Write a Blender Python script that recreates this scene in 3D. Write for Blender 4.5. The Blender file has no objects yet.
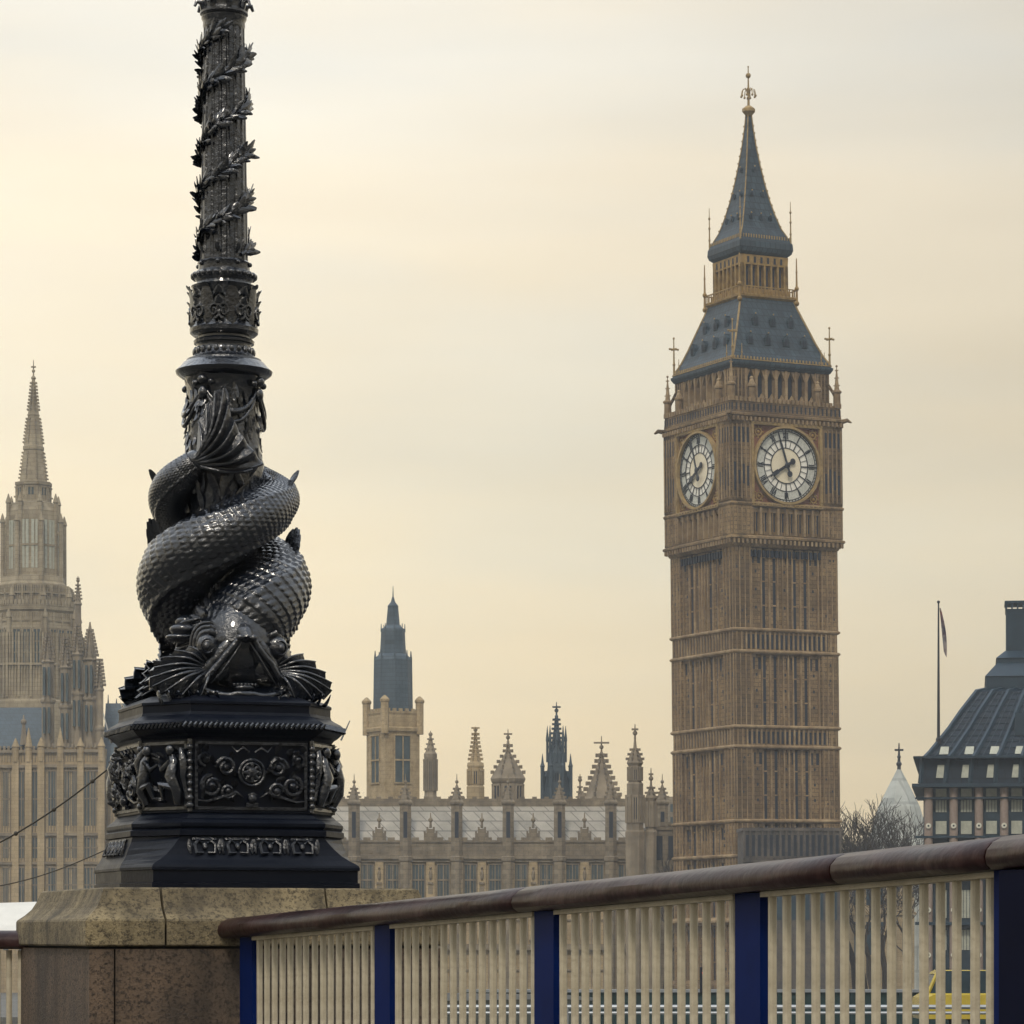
import bpy, math, random
from mathutils import Vector, Matrix, noise
S = bpy.context.scene
COL = S.collection
PI = math.pi
R = math.radians
rnd = random.Random(7)
F, CX, HY, EZ = 3267.0, 512.0, 935.0, 1.6      # focal length in pixels, optical centre, horizon row, eye height

# ------------------------------------------------------------------ camera, sky, sun, exposure
cam = bpy.data.cameras.new('camera'); co = bpy.data.objects.new('camera', cam); COL.objects.link(co)
cam.sensor_width = 36; cam.lens = F / 1024 * 36; cam.shift_y = (HY - 512) / 1024
cam.clip_start = 0.1; cam.clip_end = 12000
co.location = (0, 0, EZ); co.rotation_euler = (R(90), 0, 0); S.camera = co

SUN_EL, SUN_AZ = R(48), R(188)          # azimuth clockwise from +Y: high behind the camera, a little left
w = bpy.data.worlds.new('World'); S.world = w; w.use_nodes = True
nt = w.node_tree; N = nt.nodes; L = nt.links; N.clear()
def nd(t, **k):
    n = N.new(t)
    for a, b in k.items(): setattr(n, a, b)
    return n
out = nd('ShaderNodeOutputWorld'); bg = nd('ShaderNodeBackground'); bg.inputs['Strength'].default_value = 0.1
L.new(bg.outputs[0], out.inputs[0])
sky = nd('ShaderNodeTexSky'); sky.sky_type = 'NISHITA'; sky.sun_disc = False
sky.sun_elevation = SUN_EL; sky.sun_rotation = SUN_AZ; sky.air_density = 2; sky.dust_density = 5
tc = nd('ShaderNodeTexCoord'); sep = nd('ShaderNodeSeparateXYZ'); L.new(tc.outputs['Generated'], sep.inputs[0])
ramp = nd('ShaderNodeValToRGB'); L.new(sep.outputs['Z'], ramp.inputs[0])
cr = ramp.color_ramp
stops = [(0.0, (.345, .290, .190)), (0.06, (.390, .335, .230)), (0.13, (.435, .390, .290)), (0.21, (.430, .395, .320)),
         (0.28, (.405, .385, .335)), (0.50, (.54, .56, .57)), (1.0, (.68, .76, .88))]      # halved; an overcast sky is brightest overhead
cr.elements[0].position = 0; cr.elements[0].color = stops[0][1] + (1,)
cr.elements[1].position = 1; cr.elements[1].color = stops[-1][1] + (1,)
for p, c in stops[1:-1]:
    e = cr.elements.new(p); e.color = c + (1,)
mp = nd('ShaderNodeMapping'); mp.inputs['Scale'].default_value = (2.2, 2.2, 11.0); mp.inputs['Location'].default_value = (.35, 0, .2)
mp.inputs['Rotation'].default_value = (0, R(6), 0)
L.new(tc.outputs['Generated'], mp.inputs[0])
nz = nd('ShaderNodeTexNoise'); nz.inputs['Scale'].default_value = 1.6; nz.inputs['Detail'].default_value = 4; nz.inputs['Roughness'].default_value = .45
L.new(mp.outputs[0], nz.inputs['Vector'])
mr = nd('ShaderNodeMapRange'); L.new(nz.outputs[0], mr.inputs[0])
mr.inputs[1].default_value = .3; mr.inputs[2].default_value = .7; mr.inputs[3].default_value = .90; mr.inputs[4].default_value = 1.10
# cloud bank thicker (darker) towards the upper right
mx = nd('ShaderNodeMath', operation='MULTIPLY_ADD'); L.new(sep.outputs['X'], mx.inputs[0]); mx.inputs[1].default_value = -1.15; mx.inputs[2].default_value = .945
mxc = nd('ShaderNodeClamp'); L.new(mx.outputs[0], mxc.inputs[0]); mxc.inputs[1].default_value = .76; mxc.inputs[2].default_value = 1.03
mm = nd('ShaderNodeMath', operation='MULTIPLY'); L.new(mr.outputs[0], mm.inputs[0]); L.new(mxc.outputs[0], mm.inputs[1])
m10 = nd('ShaderNodeMath', operation='MULTIPLY'); L.new(mm.outputs[0], m10.inputs[0]); m10.inputs[1].default_value = 24.0
by = nd('ShaderNodeMapRange'); L.new(sep.outputs['Y'], by.inputs[0]); by.inputs[1].default_value = -.8; by.inputs[2].default_value = .85; by.inputs[3].default_value = .48; by.inputs[4].default_value = 1.0   # sky dimmed behind the camera, added to darken the iron
mb_ = nd('ShaderNodeMath', operation='MULTIPLY'); L.new(m10.outputs[0], mb_.inputs[0]); L.new(by.outputs[0], mb_.inputs[1])
sc = nd('ShaderNodeVectorMath', operation='SCALE'); nz2 = nd('ShaderNodeTexNoise'); nz2.inputs['Scale'].default_value = 1.1; nz2.inputs['Detail'].default_value = 5; mp2 = nd('ShaderNodeMapping'); mp2.inputs['Scale'].default_value = (3.0, 3.0, 13.0); mp2.inputs['Location'].default_value = (4.3, 1.0, .9); mp2.inputs['Rotation'].default_value = (0, R(-9), 0)
L.new(tc.outputs['Generated'], mp2.inputs[0]); L.new(mp2.outputs[0], nz2.inputs['Vector'])
mr2 = nd('ShaderNodeMapRange'); L.new(nz2.outputs[0], mr2.inputs[0]); mr2.inputs[1].default_value = .38; mr2.inputs[2].default_value = .62
tint = nd('ShaderNodeMix', data_type='RGBA'); tint.inputs[6].default_value = (.965, .98, 1.01, 1); tint.inputs[7].default_value = (1.05, 1.0, .935, 1); L.new(mr2.outputs[0], tint.inputs[0])
tm = nd('ShaderNodeVectorMath', operation='MULTIPLY'); L.new(ramp.outputs[0], tm.inputs[0]); L.new(tint.outputs[2], tm.inputs[1])
L.new(tm.outputs[0], sc.inputs[0]); L.new(mb_.outputs[0], sc.inputs['Scale'])
mixs = nd('ShaderNodeMix', data_type='RGBA'); mixs.inputs[0].default_value = .96
L.new(sky.outputs[0], mixs.inputs[6]); L.new(sc.outputs[0], mixs.inputs[7]); L.new(mixs.outputs[2], bg.inputs['Color'])

sl = bpy.data.lights.new('sun', 'SUN'); sl.energy = 1.5; sl.angle = R(10); sl.color = (1, .91, .77)
so = bpy.data.objects.new('sun', sl); COL.objects.link(so)
sd = Vector((math.sin(SUN_AZ) * math.cos(SUN_EL), math.cos(SUN_AZ) * math.cos(SUN_EL), math.sin(SUN_EL)))
so.rotation_euler = sd.to_track_quat('Z', 'Y').to_euler(); so.location = sd * 50 + Vector((0, 0, 20))
S.render.engine = 'CYCLES'
S.view_settings.view_transform = 'Standard'; S.view_settings.look = 'None'
S.view_settings.exposure = 0.0; S.view_settings.gamma = 1
S.cycles.volume_bounces = 1; S.cycles.max_bounces = 8

# ------------------------------------------------------------------ helpers
def W(px, py, Y): return Vector(((px - CX) / F * Y, Y, EZ + (HY - py) / F * Y))
def zat(py, Y): return EZ + (HY - py) / F * Y
def xat(px, Y): return (px - CX) / F * Y

class MB:
    def __init__(s, M=None): s.v = []; s.f = []; s.M = M or Matrix.Identity(4); s.cuts = []
    def add(s, vs, fs, M=None):
        T = s.M @ M if M is not None else s.M
        o = len(s.v); s.cuts.append((o, len(s.f))); s.v += [tuple(T @ Vector(p)) for p in vs]; s.f += [tuple(i + o for i in f) for f in fs]
        return s
    def box(s, x0, x1, y0, y1, z0, z1, M=None, tx=0, ty=0):
        vs = [(x0, y0, z0), (x1, y0, z0), (x1, y1, z0), (x0, y1, z0), (x0+tx, y0+ty, z1), (x1-tx, y0+ty, z1), (x1-tx, y1-ty, z1), (x0+tx, y1-ty, z1)]
        return s.add(vs, [(3, 2, 1, 0), (4, 5, 6, 7), (0, 1, 5, 4), (1, 2, 6, 5), (2, 3, 7, 6), (3, 0, 4, 7)], M)
    def loft(s, rings, c0=True, c1=True, closed=True, M=None):
        n = len(rings[0]); vs = [p for r in rings for p in r]; fs = []
        for i in range(len(rings) - 1):
            for j in range(n if closed else n - 1):
                k = (j + 1) % n
                fs.append((i*n+j, i*n+k, (i+1)*n+k, (i+1)*n+j))
        if c0: fs.append(tuple(reversed(range(n))))
        if c1: fs.append(tuple((len(rings)-1)*n + j for j in range(n)))
        return s.add(vs, fs, M)
    def lathe(s, prof, n=32, c=(0, 0), ph=0.0, fn=None, M=None):
        rings = []
        for (r, z) in prof:
            rings.append([(c[0] + (r if fn is None else fn(r, a, z)) * math.cos(a), c[1] + (r if fn is None else fn(r, a, z)) * math.sin(a), z)
                          for a in (ph + 2*PI*j/n for j in range(n))])
        return s.loft(rings, M=M)
    def octo(s, prof, c=(0, 0), M=None, n=8):           # profile in apothems
        k = 1 / math.cos(PI / n)
        return s.lathe([(a*k, z) for a, z in prof], n, c, PI / n, M=M)
    def sq(s, prof, M=None):
        return s.loft([[(-h, -h, z), (h, -h, z), (h, h, z), (-h, h, z)] for h, z in prof], M=M)
    def tube(s, pts, rad, n=8, fx=1.0, M=None, closed=False):
        pts = [Vector(p) for p in pts]; m = len(pts)
        if not hasattr(rad, '__len__'): rad = [rad] * m
        rings = []; up = None
        for i, p in enumerate(pts):
            if closed: t = pts[(i+1) % m] - pts[i-1]
            else: t = pts[min(i+1, m-1)] - pts[max(i-1, 0)]
            if t.length < 1e-9: t = Vector((0, 0, 1))
            t.normalize()
            if up is None:
                up = Vector((0, 0, 1)) if abs(t.z) < .9 else Vector((0, -1, 0))
            up = (up - t * up.dot(t))
            if up.length < 1e-6: up = t.orthogonal()
            up.normalize(); b = t.cross(up)
            rings.append([p + (up * math.cos(2*PI*j/n) * fx + b * math.sin(2*PI*j/n)) * rad[i] for j in range(n)])
        if closed: rings.append(rings[0])
        return s.loft(rings, not closed, not closed, M=M)
    def sph(s, c, rx, ry=None, rz=None, nu=12, nv=8, M=None):
        ry = rx if ry is None else ry; rz = rx if rz is None else rz
        rings = []
        for i in range(nv + 1):
            a = -PI/2 + PI * i / nv; cc = max(math.cos(a), 1e-3)
            rings.append([(c[0] + rx*cc*math.cos(2*PI*j/nu), c[1] + ry*cc*math.sin(2*PI*j/nu), c[2] + rz*math.sin(a)) for j in range(nu)])
        return s.loft(rings, M=M)
    def leaf(s, p, d, nrm, ln, wd, th, curl=0.0, st=4):
        p = Vector(p); d = Vector(d).normalized(); nrm = Vector(nrm); nrm = (nrm - d * nrm.dot(d)).normalized(); b = d.cross(nrm)
        rings = []
        for i in range(st + 1):
            t = i / st; ww = wd * (math.sin(PI * min(1, t * .85 + .08)) ** .8) * .5 + .02 * wd
            c = p + d * ln * t + nrm * curl * ln * t * t
            tt = th * (1 - .7 * t)
            rings.append([c - b * ww, c + nrm * tt, c + b * ww, c - nrm * tt * .4])
        return s.loft(rings)
    def build(s, name, mat, parent=None, smooth=None):
        me = bpy.data.meshes.new(name); me.from_pydata(s.v, [], s.f); me.materials.append(mat)
        if smooth is not None:
            me.polygons.foreach_set('use_smooth', [True] * len(me.polygons))
            me.set_sharp_from_angle(angle=R(smooth))
        me.update()
        o = bpy.data.objects.new(name, me); COL.objects.link(o)
        if parent is not None: o.parent = parent
        return o

def split(mb, name, mat, parent=None, per=1):
    """every `per` added shapes become one object of their own"""
    res = []; cu = mb.cuts[::per] + [(len(mb.v), len(mb.f))]
    for (v0, f0), (v1, f1) in zip(cu, cu[1:]):
        q = MB(); q.v = mb.v[v0:v1]; q.f = [tuple(i - v0 for i in f) for f in mb.f[f0:f1]]; res.append(q.build(name, mat, parent))
    return res

def tag(o, label=None, cat=None, group=None, kind=None):
    if label: o['label'] = label
    if cat: o['category'] = cat
    if group: o['group'] = group
    if kind: o['kind'] = kind
    return o
def thing(name, label, cat, loc=(0, 0, 0), rz=0, group=None):
    o = bpy.data.objects.new(name, None); COL.objects.link(o); o.location = loc; o.rotation_euler = (0, 0, rz)
    o.empty_display_size = .3
    return tag(o, label, cat, group)
def cp(o, parent=None, loc=None):
    c = o.copy(); COL.objects.link(c)
    if parent is not None: c.parent = parent
    if loc is not None: c.location = loc
    return c

def mat(name, col, rough=.7, var=.25, scale=3.0, bump=0.0, metal=0.0, col2=None, spec=.5, fine=None, streak=0.0, brick=None, coat=0.0, bscale=None):
    m = bpy.data.materials.new(name); m.use_nodes = True; t = m.node_tree; n = t.nodes; l = t.links
    b = n['Principled BSDF']; b.inputs['Roughness'].default_value = rough; b.inputs['Metallic'].default_value = metal
    b.inputs['Specular IOR Level'].default_value = spec; b.inputs['Coat Weight'].default_value = coat
    c2 = col2 or tuple(min(1, x * (1 + var)) for x in col); c1 = tuple(x * (1 - var) for x in col) if col2 is None else col
    tcd = n.new('ShaderNodeTexCoord')
    a = n.new('ShaderNodeTexNoise'); a.inputs['Scale'].default_value = scale; a.inputs['Detail'].default_value = 8; a.inputs['Roughness'].default_value = .6
    l.new(tcd.outputs['Object'], a.inputs['Vector'])
    mr_ = n.new('ShaderNodeMapRange'); mr_.inputs[1].default_value = .33; mr_.inputs[2].default_value = .67; l.new(a.outputs[0], mr_.inputs[0])
    mix = n.new('ShaderNodeMix'); mix.data_type = 'RGBA'; mix.inputs[6].default_value = c1 + (1,); mix.inputs[7].default_value = c2 + (1,)
    l.new(mr_.outputs[0], mix.inputs[0]); last = mix.outputs[2]
    if fine:
        fs_, fa, fc = fine
        v = n.new('ShaderNodeTexNoise'); v.inputs['Scale'].default_value = fs_; v.inputs['Detail'].default_value = 3; v.inputs['Roughness'].default_value = .8
        l.new(tcd.outputs['Object'], v.inputs['Vector'])
        r2 = n.new('ShaderNodeMapRange'); r2.inputs[1].default_value = .48; r2.inputs[2].default_value = .62; r2.inputs[4].default_value = fa; l.new(v.outputs[0], r2.inputs[0])
        mq = n.new('ShaderNodeMix'); mq.data_type = 'RGBA'; mq.inputs[7].default_value = fc + (1,)
        l.new(r2.outputs[0], mq.inputs[0]); l.new(last, mq.inputs[6]); last = mq.outputs[2]
    if streak:                                       # rain streaks and soot: stains with a shape of their own
        mpn = n.new('ShaderNodeMapping'); mpn.inputs['Scale'].default_value = (1.3, 1.3, .09); l.new(tcd.outputs['Object'], mpn.inputs[0])
        v = n.new('ShaderNodeTexNoise'); v.inputs['Scale'].default_value = scale * 2.2; v.inputs['Detail'].default_value = 5; l.new(mpn.outputs[0], v.inputs['Vector'])
        r2 = n.new('ShaderNodeMapRange'); r2.inputs[1].default_value = .45; r2.inputs[2].default_value = .7; r2.inputs[4].default_value = streak; l.new(v.outputs[0], r2.inputs[0])
        mq = n.new('ShaderNodeMix'); mq.data_type = 'RGBA'; mq.inputs[7].default_value = tuple(x * .35 for x in col) + (1,)
        l.new(r2.outputs[0], mq.inputs[0]); l.new(last, mq.inputs[6]); last = mq.outputs[2]
    if brick:                                        # (block width, block height, joint darkness): ashlar courses on all faces
        bw, bh, bd = brick
        se = n.new('ShaderNodeSeparateXYZ'); l.new(tcd.outputs['Object'], se.inputs[0])
        ad = n.new('ShaderNodeMath'); ad.operation = 'ADD'; l.new(se.outputs['X'], ad.inputs[0]); l.new(se.outputs['Y'], ad.inputs[1])
        cb = n.new('ShaderNodeCombineXYZ'); l.new(ad.outputs[0], cb.inputs['X']); l.new(se.outputs['Z'], cb.inputs['Y'])
        br = n.new('ShaderNodeTexBrick'); l.new(cb.outputs[0], br.inputs['Vector'])
        br.inputs['Scale'].default_value = 1; br.inputs['Brick Width'].default_value = bw; br.inputs['Row Height'].default_value = bh
        br.inputs['Mortar Size'].default_value = bh * .06; br.inputs['Bias'].default_value = -.2
        br.inputs['Color1'].default_value = (1, 1, 1, 1); br.inputs['Color2'].default_value = (1 - bd,)*3 + (1,); br.inputs['Mortar'].default_value = (1 - bd * 1.8,)*3 + (1,)
        mq = n.new('ShaderNodeMix'); mq.data_type = 'RGBA'; mq.blend_type = 'MULTIPLY'; mq.inputs[0].default_value = 1
        l.new(last, mq.inputs[6]); l.new(br.outputs[0], mq.inputs[7]); last = mq.outputs[2]
    l.new(last, b.inputs['Base Color'])
    if bump:
        bb = n.new('ShaderNodeTexNoise'); bb.inputs['Scale'].default_value = bscale or scale * 8; bb.inputs['Detail'].default_value = 6; l.new(tcd.outputs['Object'], bb.inputs['Vector'])
        bp = n.new('ShaderNodeBump'); bp.inputs['Strength'].default_value = min(1, bump); bp.inputs['Distance'].default_value = .02 * max(1, bump)
        l.new(bb.outputs[0], bp.inputs['Height']); l.new(bp.outputs[0], b.inputs['Normal'])
        r3 = n.new('ShaderNodeMapRange'); r3.inputs[3].default_value = max(.03, rough - .12); r3.inputs[4].default_value = min(1, rough + .15)
        l.new(a.outputs[0], r3.inputs[0]); l.new(r3.outputs[0], b.inputs['Roughness'])
    return m

M = {}
M['iron'] = mat('black_painted_iron', (.001, .003, .008), .22, .3, 9, .5, spec=.8, col2=(.004, .007, .014), bscale=38, coat=.8)
M['ironp'] = mat('black_iron_panel', (.002, .004, .010), .38, .3, 9, .10, spec=.16, col2=(.005, .007, .014), bscale=50)
M['ironr'] = mat('black_iron_relief', (.001, .003, .009), .20, .3, 9, .4, spec=.75, col2=(.007, .009, .015), bscale=60)
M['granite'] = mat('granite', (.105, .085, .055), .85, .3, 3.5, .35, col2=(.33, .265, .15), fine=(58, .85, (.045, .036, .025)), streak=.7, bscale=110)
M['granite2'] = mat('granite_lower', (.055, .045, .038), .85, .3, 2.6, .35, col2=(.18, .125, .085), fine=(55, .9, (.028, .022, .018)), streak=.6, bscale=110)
M['mortar'] = mat('mortar', (.02, .018, .015), .95)
M['rail'] = mat('brown_painted_rail', (.009, .003, .0035), .32, .3, 2.2, .15, col2=(.028, .009, .009), fine=(7, .35, (.08, .042, .038)), spec=.22, bscale=25)
M['cream'] = mat('cream_painted_bar', (.42, .365, .26), .5, .2, 5, .15, col2=(.60, .54, .41), fine=(22, .22, (.22, .165, .11)), bscale=60)
M['blue'] = mat('blue_painted_post', (.001, .009, .065), .5, .2, 4, .0, col2=(.0015, .013, .095), spec=.06)
M['pier'] = mat('blue_black_pier', (.001, .003, .018), .5, .2, 4, .0, spec=.05)
M['stone'] = mat('tower_limestone', (.150, .092, .042), .9, .3, .20, .4, col2=(.38, .262, .130), fine=(1.9, .55, (.11, .075, .05)), streak=.65, brick=(1.0, .42, .34), bscale=3)
M['trim'] = mat('tower_trim_stone', (.20, .128, .062), .9, .3, .5, .3, col2=(.42, .305, .170), fine=(2.2, .4, (.13, .09, .06)), streak=.5, bscale=4)
M['dark'] = mat('dark_opening_and_shade', (.010, .016, .030), .6, .3, 1)  # real openings, and the painted shade of carved recesses
M['slate'] = mat('tower_iron_roof', (.020, .040, .058), .55, .3, .8, .3, col2=(.046, .076, .098), brick=(.6, .7, .42), streak=.5, bscale=5)
M['gold'] = mat('gilded_trim', (.20, .125, .04), .5, .3, 1.5, .2, col2=(.42, .27, .09), metal=.2)
M['gilt'] = mat('dull_gilt_stone', (.24, .165, .07), .7, .3, 1.5, .2, col2=(.42, .29, .12))
M['dial'] = mat('opal_glass_dial', (.92, .89, .80), .35, .04, 1, 0)
M['dialc'] = mat('opal_glass_centre', (.84, .75, .56), .35, .05, 1, 0)
M['dialr'] = mat('opal_glass_grey_ring', (.54, .545, .49), .5, .2, 6, 0)
M['hand'] = mat('blue_black_ironwork', (.01, .014, .024), .5, .2)
M['red'] = mat('red_spandrel', (.20, .085, .045), .8, .3, 2)
M['pstone'] = mat('palace_stone', (.36, .27, .15), .9, .3, .3, .4, col2=(.55, .43, .26), fine=(1.2, .3, (.2, .15, .09)), streak=.4, brick=(1.2, .5, .14), bscale=3)
M['pgrey'] = mat('palace_grey_stone', (.18, .145, .10), .9, .3, .4, .4, col2=(.34, .28, .195), fine=(1.4, .3, (.1, .09, .08)), streak=.4, brick=(1.2, .5, .14), bscale=3)
M['footblk'] = mat('dark_foot_block', (.075, .068, .062), .85, .3, .5, .3, col2=(.15, .125, .10), fine=(1.5, .5, (.03, .035, .05)), streak=.4, bscale=3)
M['cstone'] = mat('pale_tower_stone', (.27, .215, .135), .9, .3, .3, .4, col2=(.44, .37, .25), streak=.35, brick=(1.2, .6, .2), bscale=3)
M['tstone'] = mat('turret_stone', (.19, .155, .11), .9, .3, .5, .4, col2=(.33, .27, .19), streak=.4, bscale=3)
M['pwarm'] = mat('warm_yellow_stone', (.36, .265, .14), .9, .2, .4, .3, col2=(.54, .42, .25), fine=(1.5, .4, (.22, .16, .09)), streak=.4, brick=(1, .5, .12), bscale=3)
M['glass'] = mat('window_glass', (.03, .055, .075), .25, .3, .6, 0, spec=.5)
M['glassv'] = mat('hazy_window_glass', (.05, .075, .085), .3, .3, .6, 0)
M['proof'] = mat('pale_roof_tiles', (.28, .26, .21), .6, .2, .4, 0, col2=(.44, .40, .33), brick=(1.5, 1.1, .32))
M['bslate'] = mat('blue_slate', (.045, .075, .10), .6, .3, .7, .2, col2=(.075, .11, .14), streak=.3, brick=(.8, .5, .2))
M['dspire'] = mat('dark_blue_spire', (.025, .045, .065), .6, .3, 1, .2, col2=(.05, .075, .09))
M['bronze'] = mat('bronze_roof', (.006, .016, .032), .6, .3, .8, .2, spec=.3, col2=(.016, .031, .050), brick=(1.4, .8, .3), streak=.3)
M['bronzef'] = mat('bronze_frame', (.008, .024, .042), .45, .3, 1.2, .1, col2=(.014, .038, .06))
M['pcol'] = mat('pinkish_stone_column', (.24, .18, .15), .85, .25, 1.5, .3, col2=(.33, .26, .215))
M['blind'] = mat('pale_blind_and_sky_pane', (.44, .45, .37), .6, .15, 2)
M['disc'] = mat('pale_disc', (.62, .60, .5), .5, .1)
M['lead'] = mat('pale_lead_roof', (.36, .38, .35), .6, .2, .6, .2, col2=(.48, .50, .46), brick=(2.0, 3.0, .15))
M['bark'] = mat('bark', (.04, .03, .022), .9, .3, 3)
M['asphalt'] = mat('asphalt', (.045, .045, .048), .9, .25, .5, .3, fine=(60, .3, (.09, .09, .09)))
M['ground'] = mat('paving', (.12, .115, .10), .9, .25, .3, .3, brick=(.9, .6, .2))
M['water'] = mat('river_water', (.04, .045, .035), .12, .3, .2, .6, bscale=2)
M['green'] = mat('dark_green_paint', (.008, .035, .038), .5, .3, 2)
M['galv'] = mat('galvanised_steel', (.30, .33, .36), .4, .2, 4, metal=.3)
M['yellow'] = mat('yellow_car_paint', (.55, .42, .05), .25, .1, 2, coat=.6)
M['rubber'] = mat('rubber', (.015, .015, .015), .8)
M['canvas'] = mat('white_canvas', (.66, .64, .58), .8, .12, 3, .3, bscale=9)
M['cable'] = mat('cable_sheath', (.05, .045, .035), .6)
M['wrod'] = mat('pale_metal_rod', (.6, .6, .58), .35, .1)
M['pole'] = mat('flagpole_paint', (.02, .022, .03), .5)
M['globe'] = mat('opal_lamp_globe', (.75, .74, .68), .2, .05)

# ------------------------------------------------------------------ the setting: ground, river, road
def gz(x, y):
    road = abs(x - (9 + y * .055)) < 14
    near, far = y < 30, y > 285
    if y < 20: z = 0
    elif y < 100: z = -1.5 * (y - 20) / 80
    elif y < 300: z = -1.5 - 4.4 * (y - 100) / 200
    else: z = -5.9
    if not (near or far or road): return -13.0
    return z
xs = [-6000, -1500, -400, -150, -60, -30] + [-20 + i for i in range(0, 66)] + [60, 100, 200, 500, 1500, 6000]
ys = [-3000, -600, -100, -20, 0, 8, 14, 20, 26, 29.9, 30.1] + [34 + 8*i for i in range(31)] + [284.9, 285.1, 292, 300, 330, 400, 600, 1200, 3000, 9000]
g = MB()
vs = [(x, y, gz(x, y)) for y in ys for x in xs]; nx = len(xs)
fs = [(j*nx+i, j*nx+i+1, (j+1)*nx+i+1, (j+1)*nx+i) for j in range(len(ys)-1) for i in range(nx-1)]
g.add(vs, fs); tag(g.build('ground', M['ground']), kind='structure')
g = MB(); g.add([(-1500, 29, -9), (1500, 29, -9), (1500, 286, -9), (-1500, 286, -9)], [(0, 1, 2, 3)])
tag(g.build('water', M['water']), kind='structure')
g = MB(); rr = []
for y in [12, 16, 20] + [26 + 8*i for i in range(34)] + [300, 320, 420]:
    c = 9 + y * .055; rr.append([(c - 8, y, gz(c, y) + .01), (c + 8, y, gz(c, y) + .01)])
g.loft(rr, False, False, False); tag(g.build('road', M['asphalt']), kind='structure')

# ------------------------------------------------------------------ CLOCK TOWER
TY = 333.4; SCL = F / TY
bt = thing('clock_tower', 'tall honey stone clock tower with white dials and steep slate grey pyramid spire', 'clock tower',
           (xat(758, TY), TY, -5.9), 0)
bt.rotation_mode = 'XYZ'
bt.matrix_world = Matrix.Translation(bt.location) @ Matrix.Rotation(R(-.60), 4, 'Y') @ Matrix.Rotation(R(27.6), 4, 'Z')
def FK(k, half): return Matrix.Rotation(k * PI/2, 4, 'Z') @ Matrix.Translation((0, -half, 0))   # x right, -y out, z up
shaft = MB(); TR = [MB() for _ in range(4)]; DK = [MB() for _ in range(4)]; SL = MB(); AO = MB(); BO = MB(); TRW = MB()
HS = 6.15
shaft.sq([(HS - 1.0, 0), (HS - 1.0, 47)])                                     # inner core
secs = [(0, 8.5), (9.2, 15.2), (15.6, 18.7), (19.1, 26.2), (28.4, 35.7), (38.1, 46.3)]
slits = [-2.45, -1.2, 1.2, 2.45]
for k in range(4):
    A = FK(k, HS); trim = TR[k]; dark = DK[k]
    for (z0, z1) in secs:
        shaft.box(-HS, -HS + 2.0, -.02, 2.0, z0, z1, A)                       # corner piers
        cuts = [-HS + 2.0] + sum([[s - .17, s + .17] for s in slits], []) + [HS - 2.0]
        for i in range(0, len(cuts), 2):
            a, b = cuts[i], cuts[i+1]
            shaft.box(a, b, .32, .96, z0, z1, A)
            if b - a > 1.0:
                for t in ((.12, .88) if b - a < 2 else (.08, .36, .64, .92)):
                    x = a + (b - a) * t; trim.box(x - .07, x + .07, .14, .34, z0 + .02, z1 - .02, A)
                # cusped heads of the blind panels, their shade painted as dark plates
                for j in range(2 if b - a < 2 else 4):
                    ww = (b - a) / (2 if b - a < 2 else 4); xx = a + ww * (j + .5)
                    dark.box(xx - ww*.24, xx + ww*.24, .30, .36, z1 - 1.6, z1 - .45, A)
                    trim.box(xx - ww*.32, xx + ww*.32, .22, .34, z1 - .38, z1 - .05, A)
                for j in range(3):                                            # small quatrefoils: dark plates paint the shade of holes
                    zz = z0 + (z1 - z0) * (.25 + .22 * j)
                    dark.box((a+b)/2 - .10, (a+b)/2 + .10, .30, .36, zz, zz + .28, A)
            else: trim.box((a+b)/2 - .1, (a+b)/2 + .1, .18, .34, z0 + .02, z1 - .02, A)
        for s in slits:
            SL.box(s - .165, s + .165, .35, .98, z0, z1 - .3, A)
            for q in range(int((z1 - z0) / 2.4)): trim.box(s - .165, s + .165, .27, .36, z0 + 2.4*(q+1) - .07, z0 + 2.4*(q+1) + .07, A)
        # pier surface ribs; dark plates paint the shade of pits
        for x in (-HS + .12, -HS + .68, -HS + 1.3, -HS + 1.88, HS - .12, HS - .68, HS - 1.3, HS - 1.88):
            trim.box(x - .05, x + .05, -.09, .0, z0 + .02, z1 - .02, A)
        for q in range(int((z1 - z0) * 1.6)):
            x = rnd.choice((-1, 1)) * (HS - rnd.uniform(.35, 1.65)); zz = z0 + rnd.uniform(.4, z1 - z0 - .8)
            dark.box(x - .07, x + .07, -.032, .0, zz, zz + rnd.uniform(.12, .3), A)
    for (z0, z1) in ((26.2, 28.4), (35.7, 38.1), (15.2, 15.6), (18.7, 19.1), (8.5, 9.2)):   # string courses
        if z1 - z0 > 1:
            shaft.box(-HS + .02, HS - .02, .12, 1.2, z0, z1, A)
            for j in range(22):
                x = -HS + .32 + j * (2*HS - .64) / 21
                trim.box(x - .09, x + .09, -.03, .14, z0 + .26, z1 - .26, A)
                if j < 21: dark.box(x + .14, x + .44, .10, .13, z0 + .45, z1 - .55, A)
lips = [(HS+.02, 8.5), (HS+.5, 8.9), (HS+.5, 9.0), (HS+.02, 9.2)]
shaft.sq([(HS+.5, 0), (HS+.5, 2.4), (HS+.05, 3.0)])
TRW.sq([(HS, 8.5), (HS+.45, 8.8), (HS+.45, 9.0), (HS, 9.3)])
for zc in (15.4, 18.9, 26.3, 28.3, 35.8, 38.0):
    TRW.sq([(HS + .02, zc - .2), (HS + .17, zc - .06), (HS + .17, zc + .08), (HS + .02, zc + .2)])
shaft.build('shaft', M['stone'], bt); 
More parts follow.
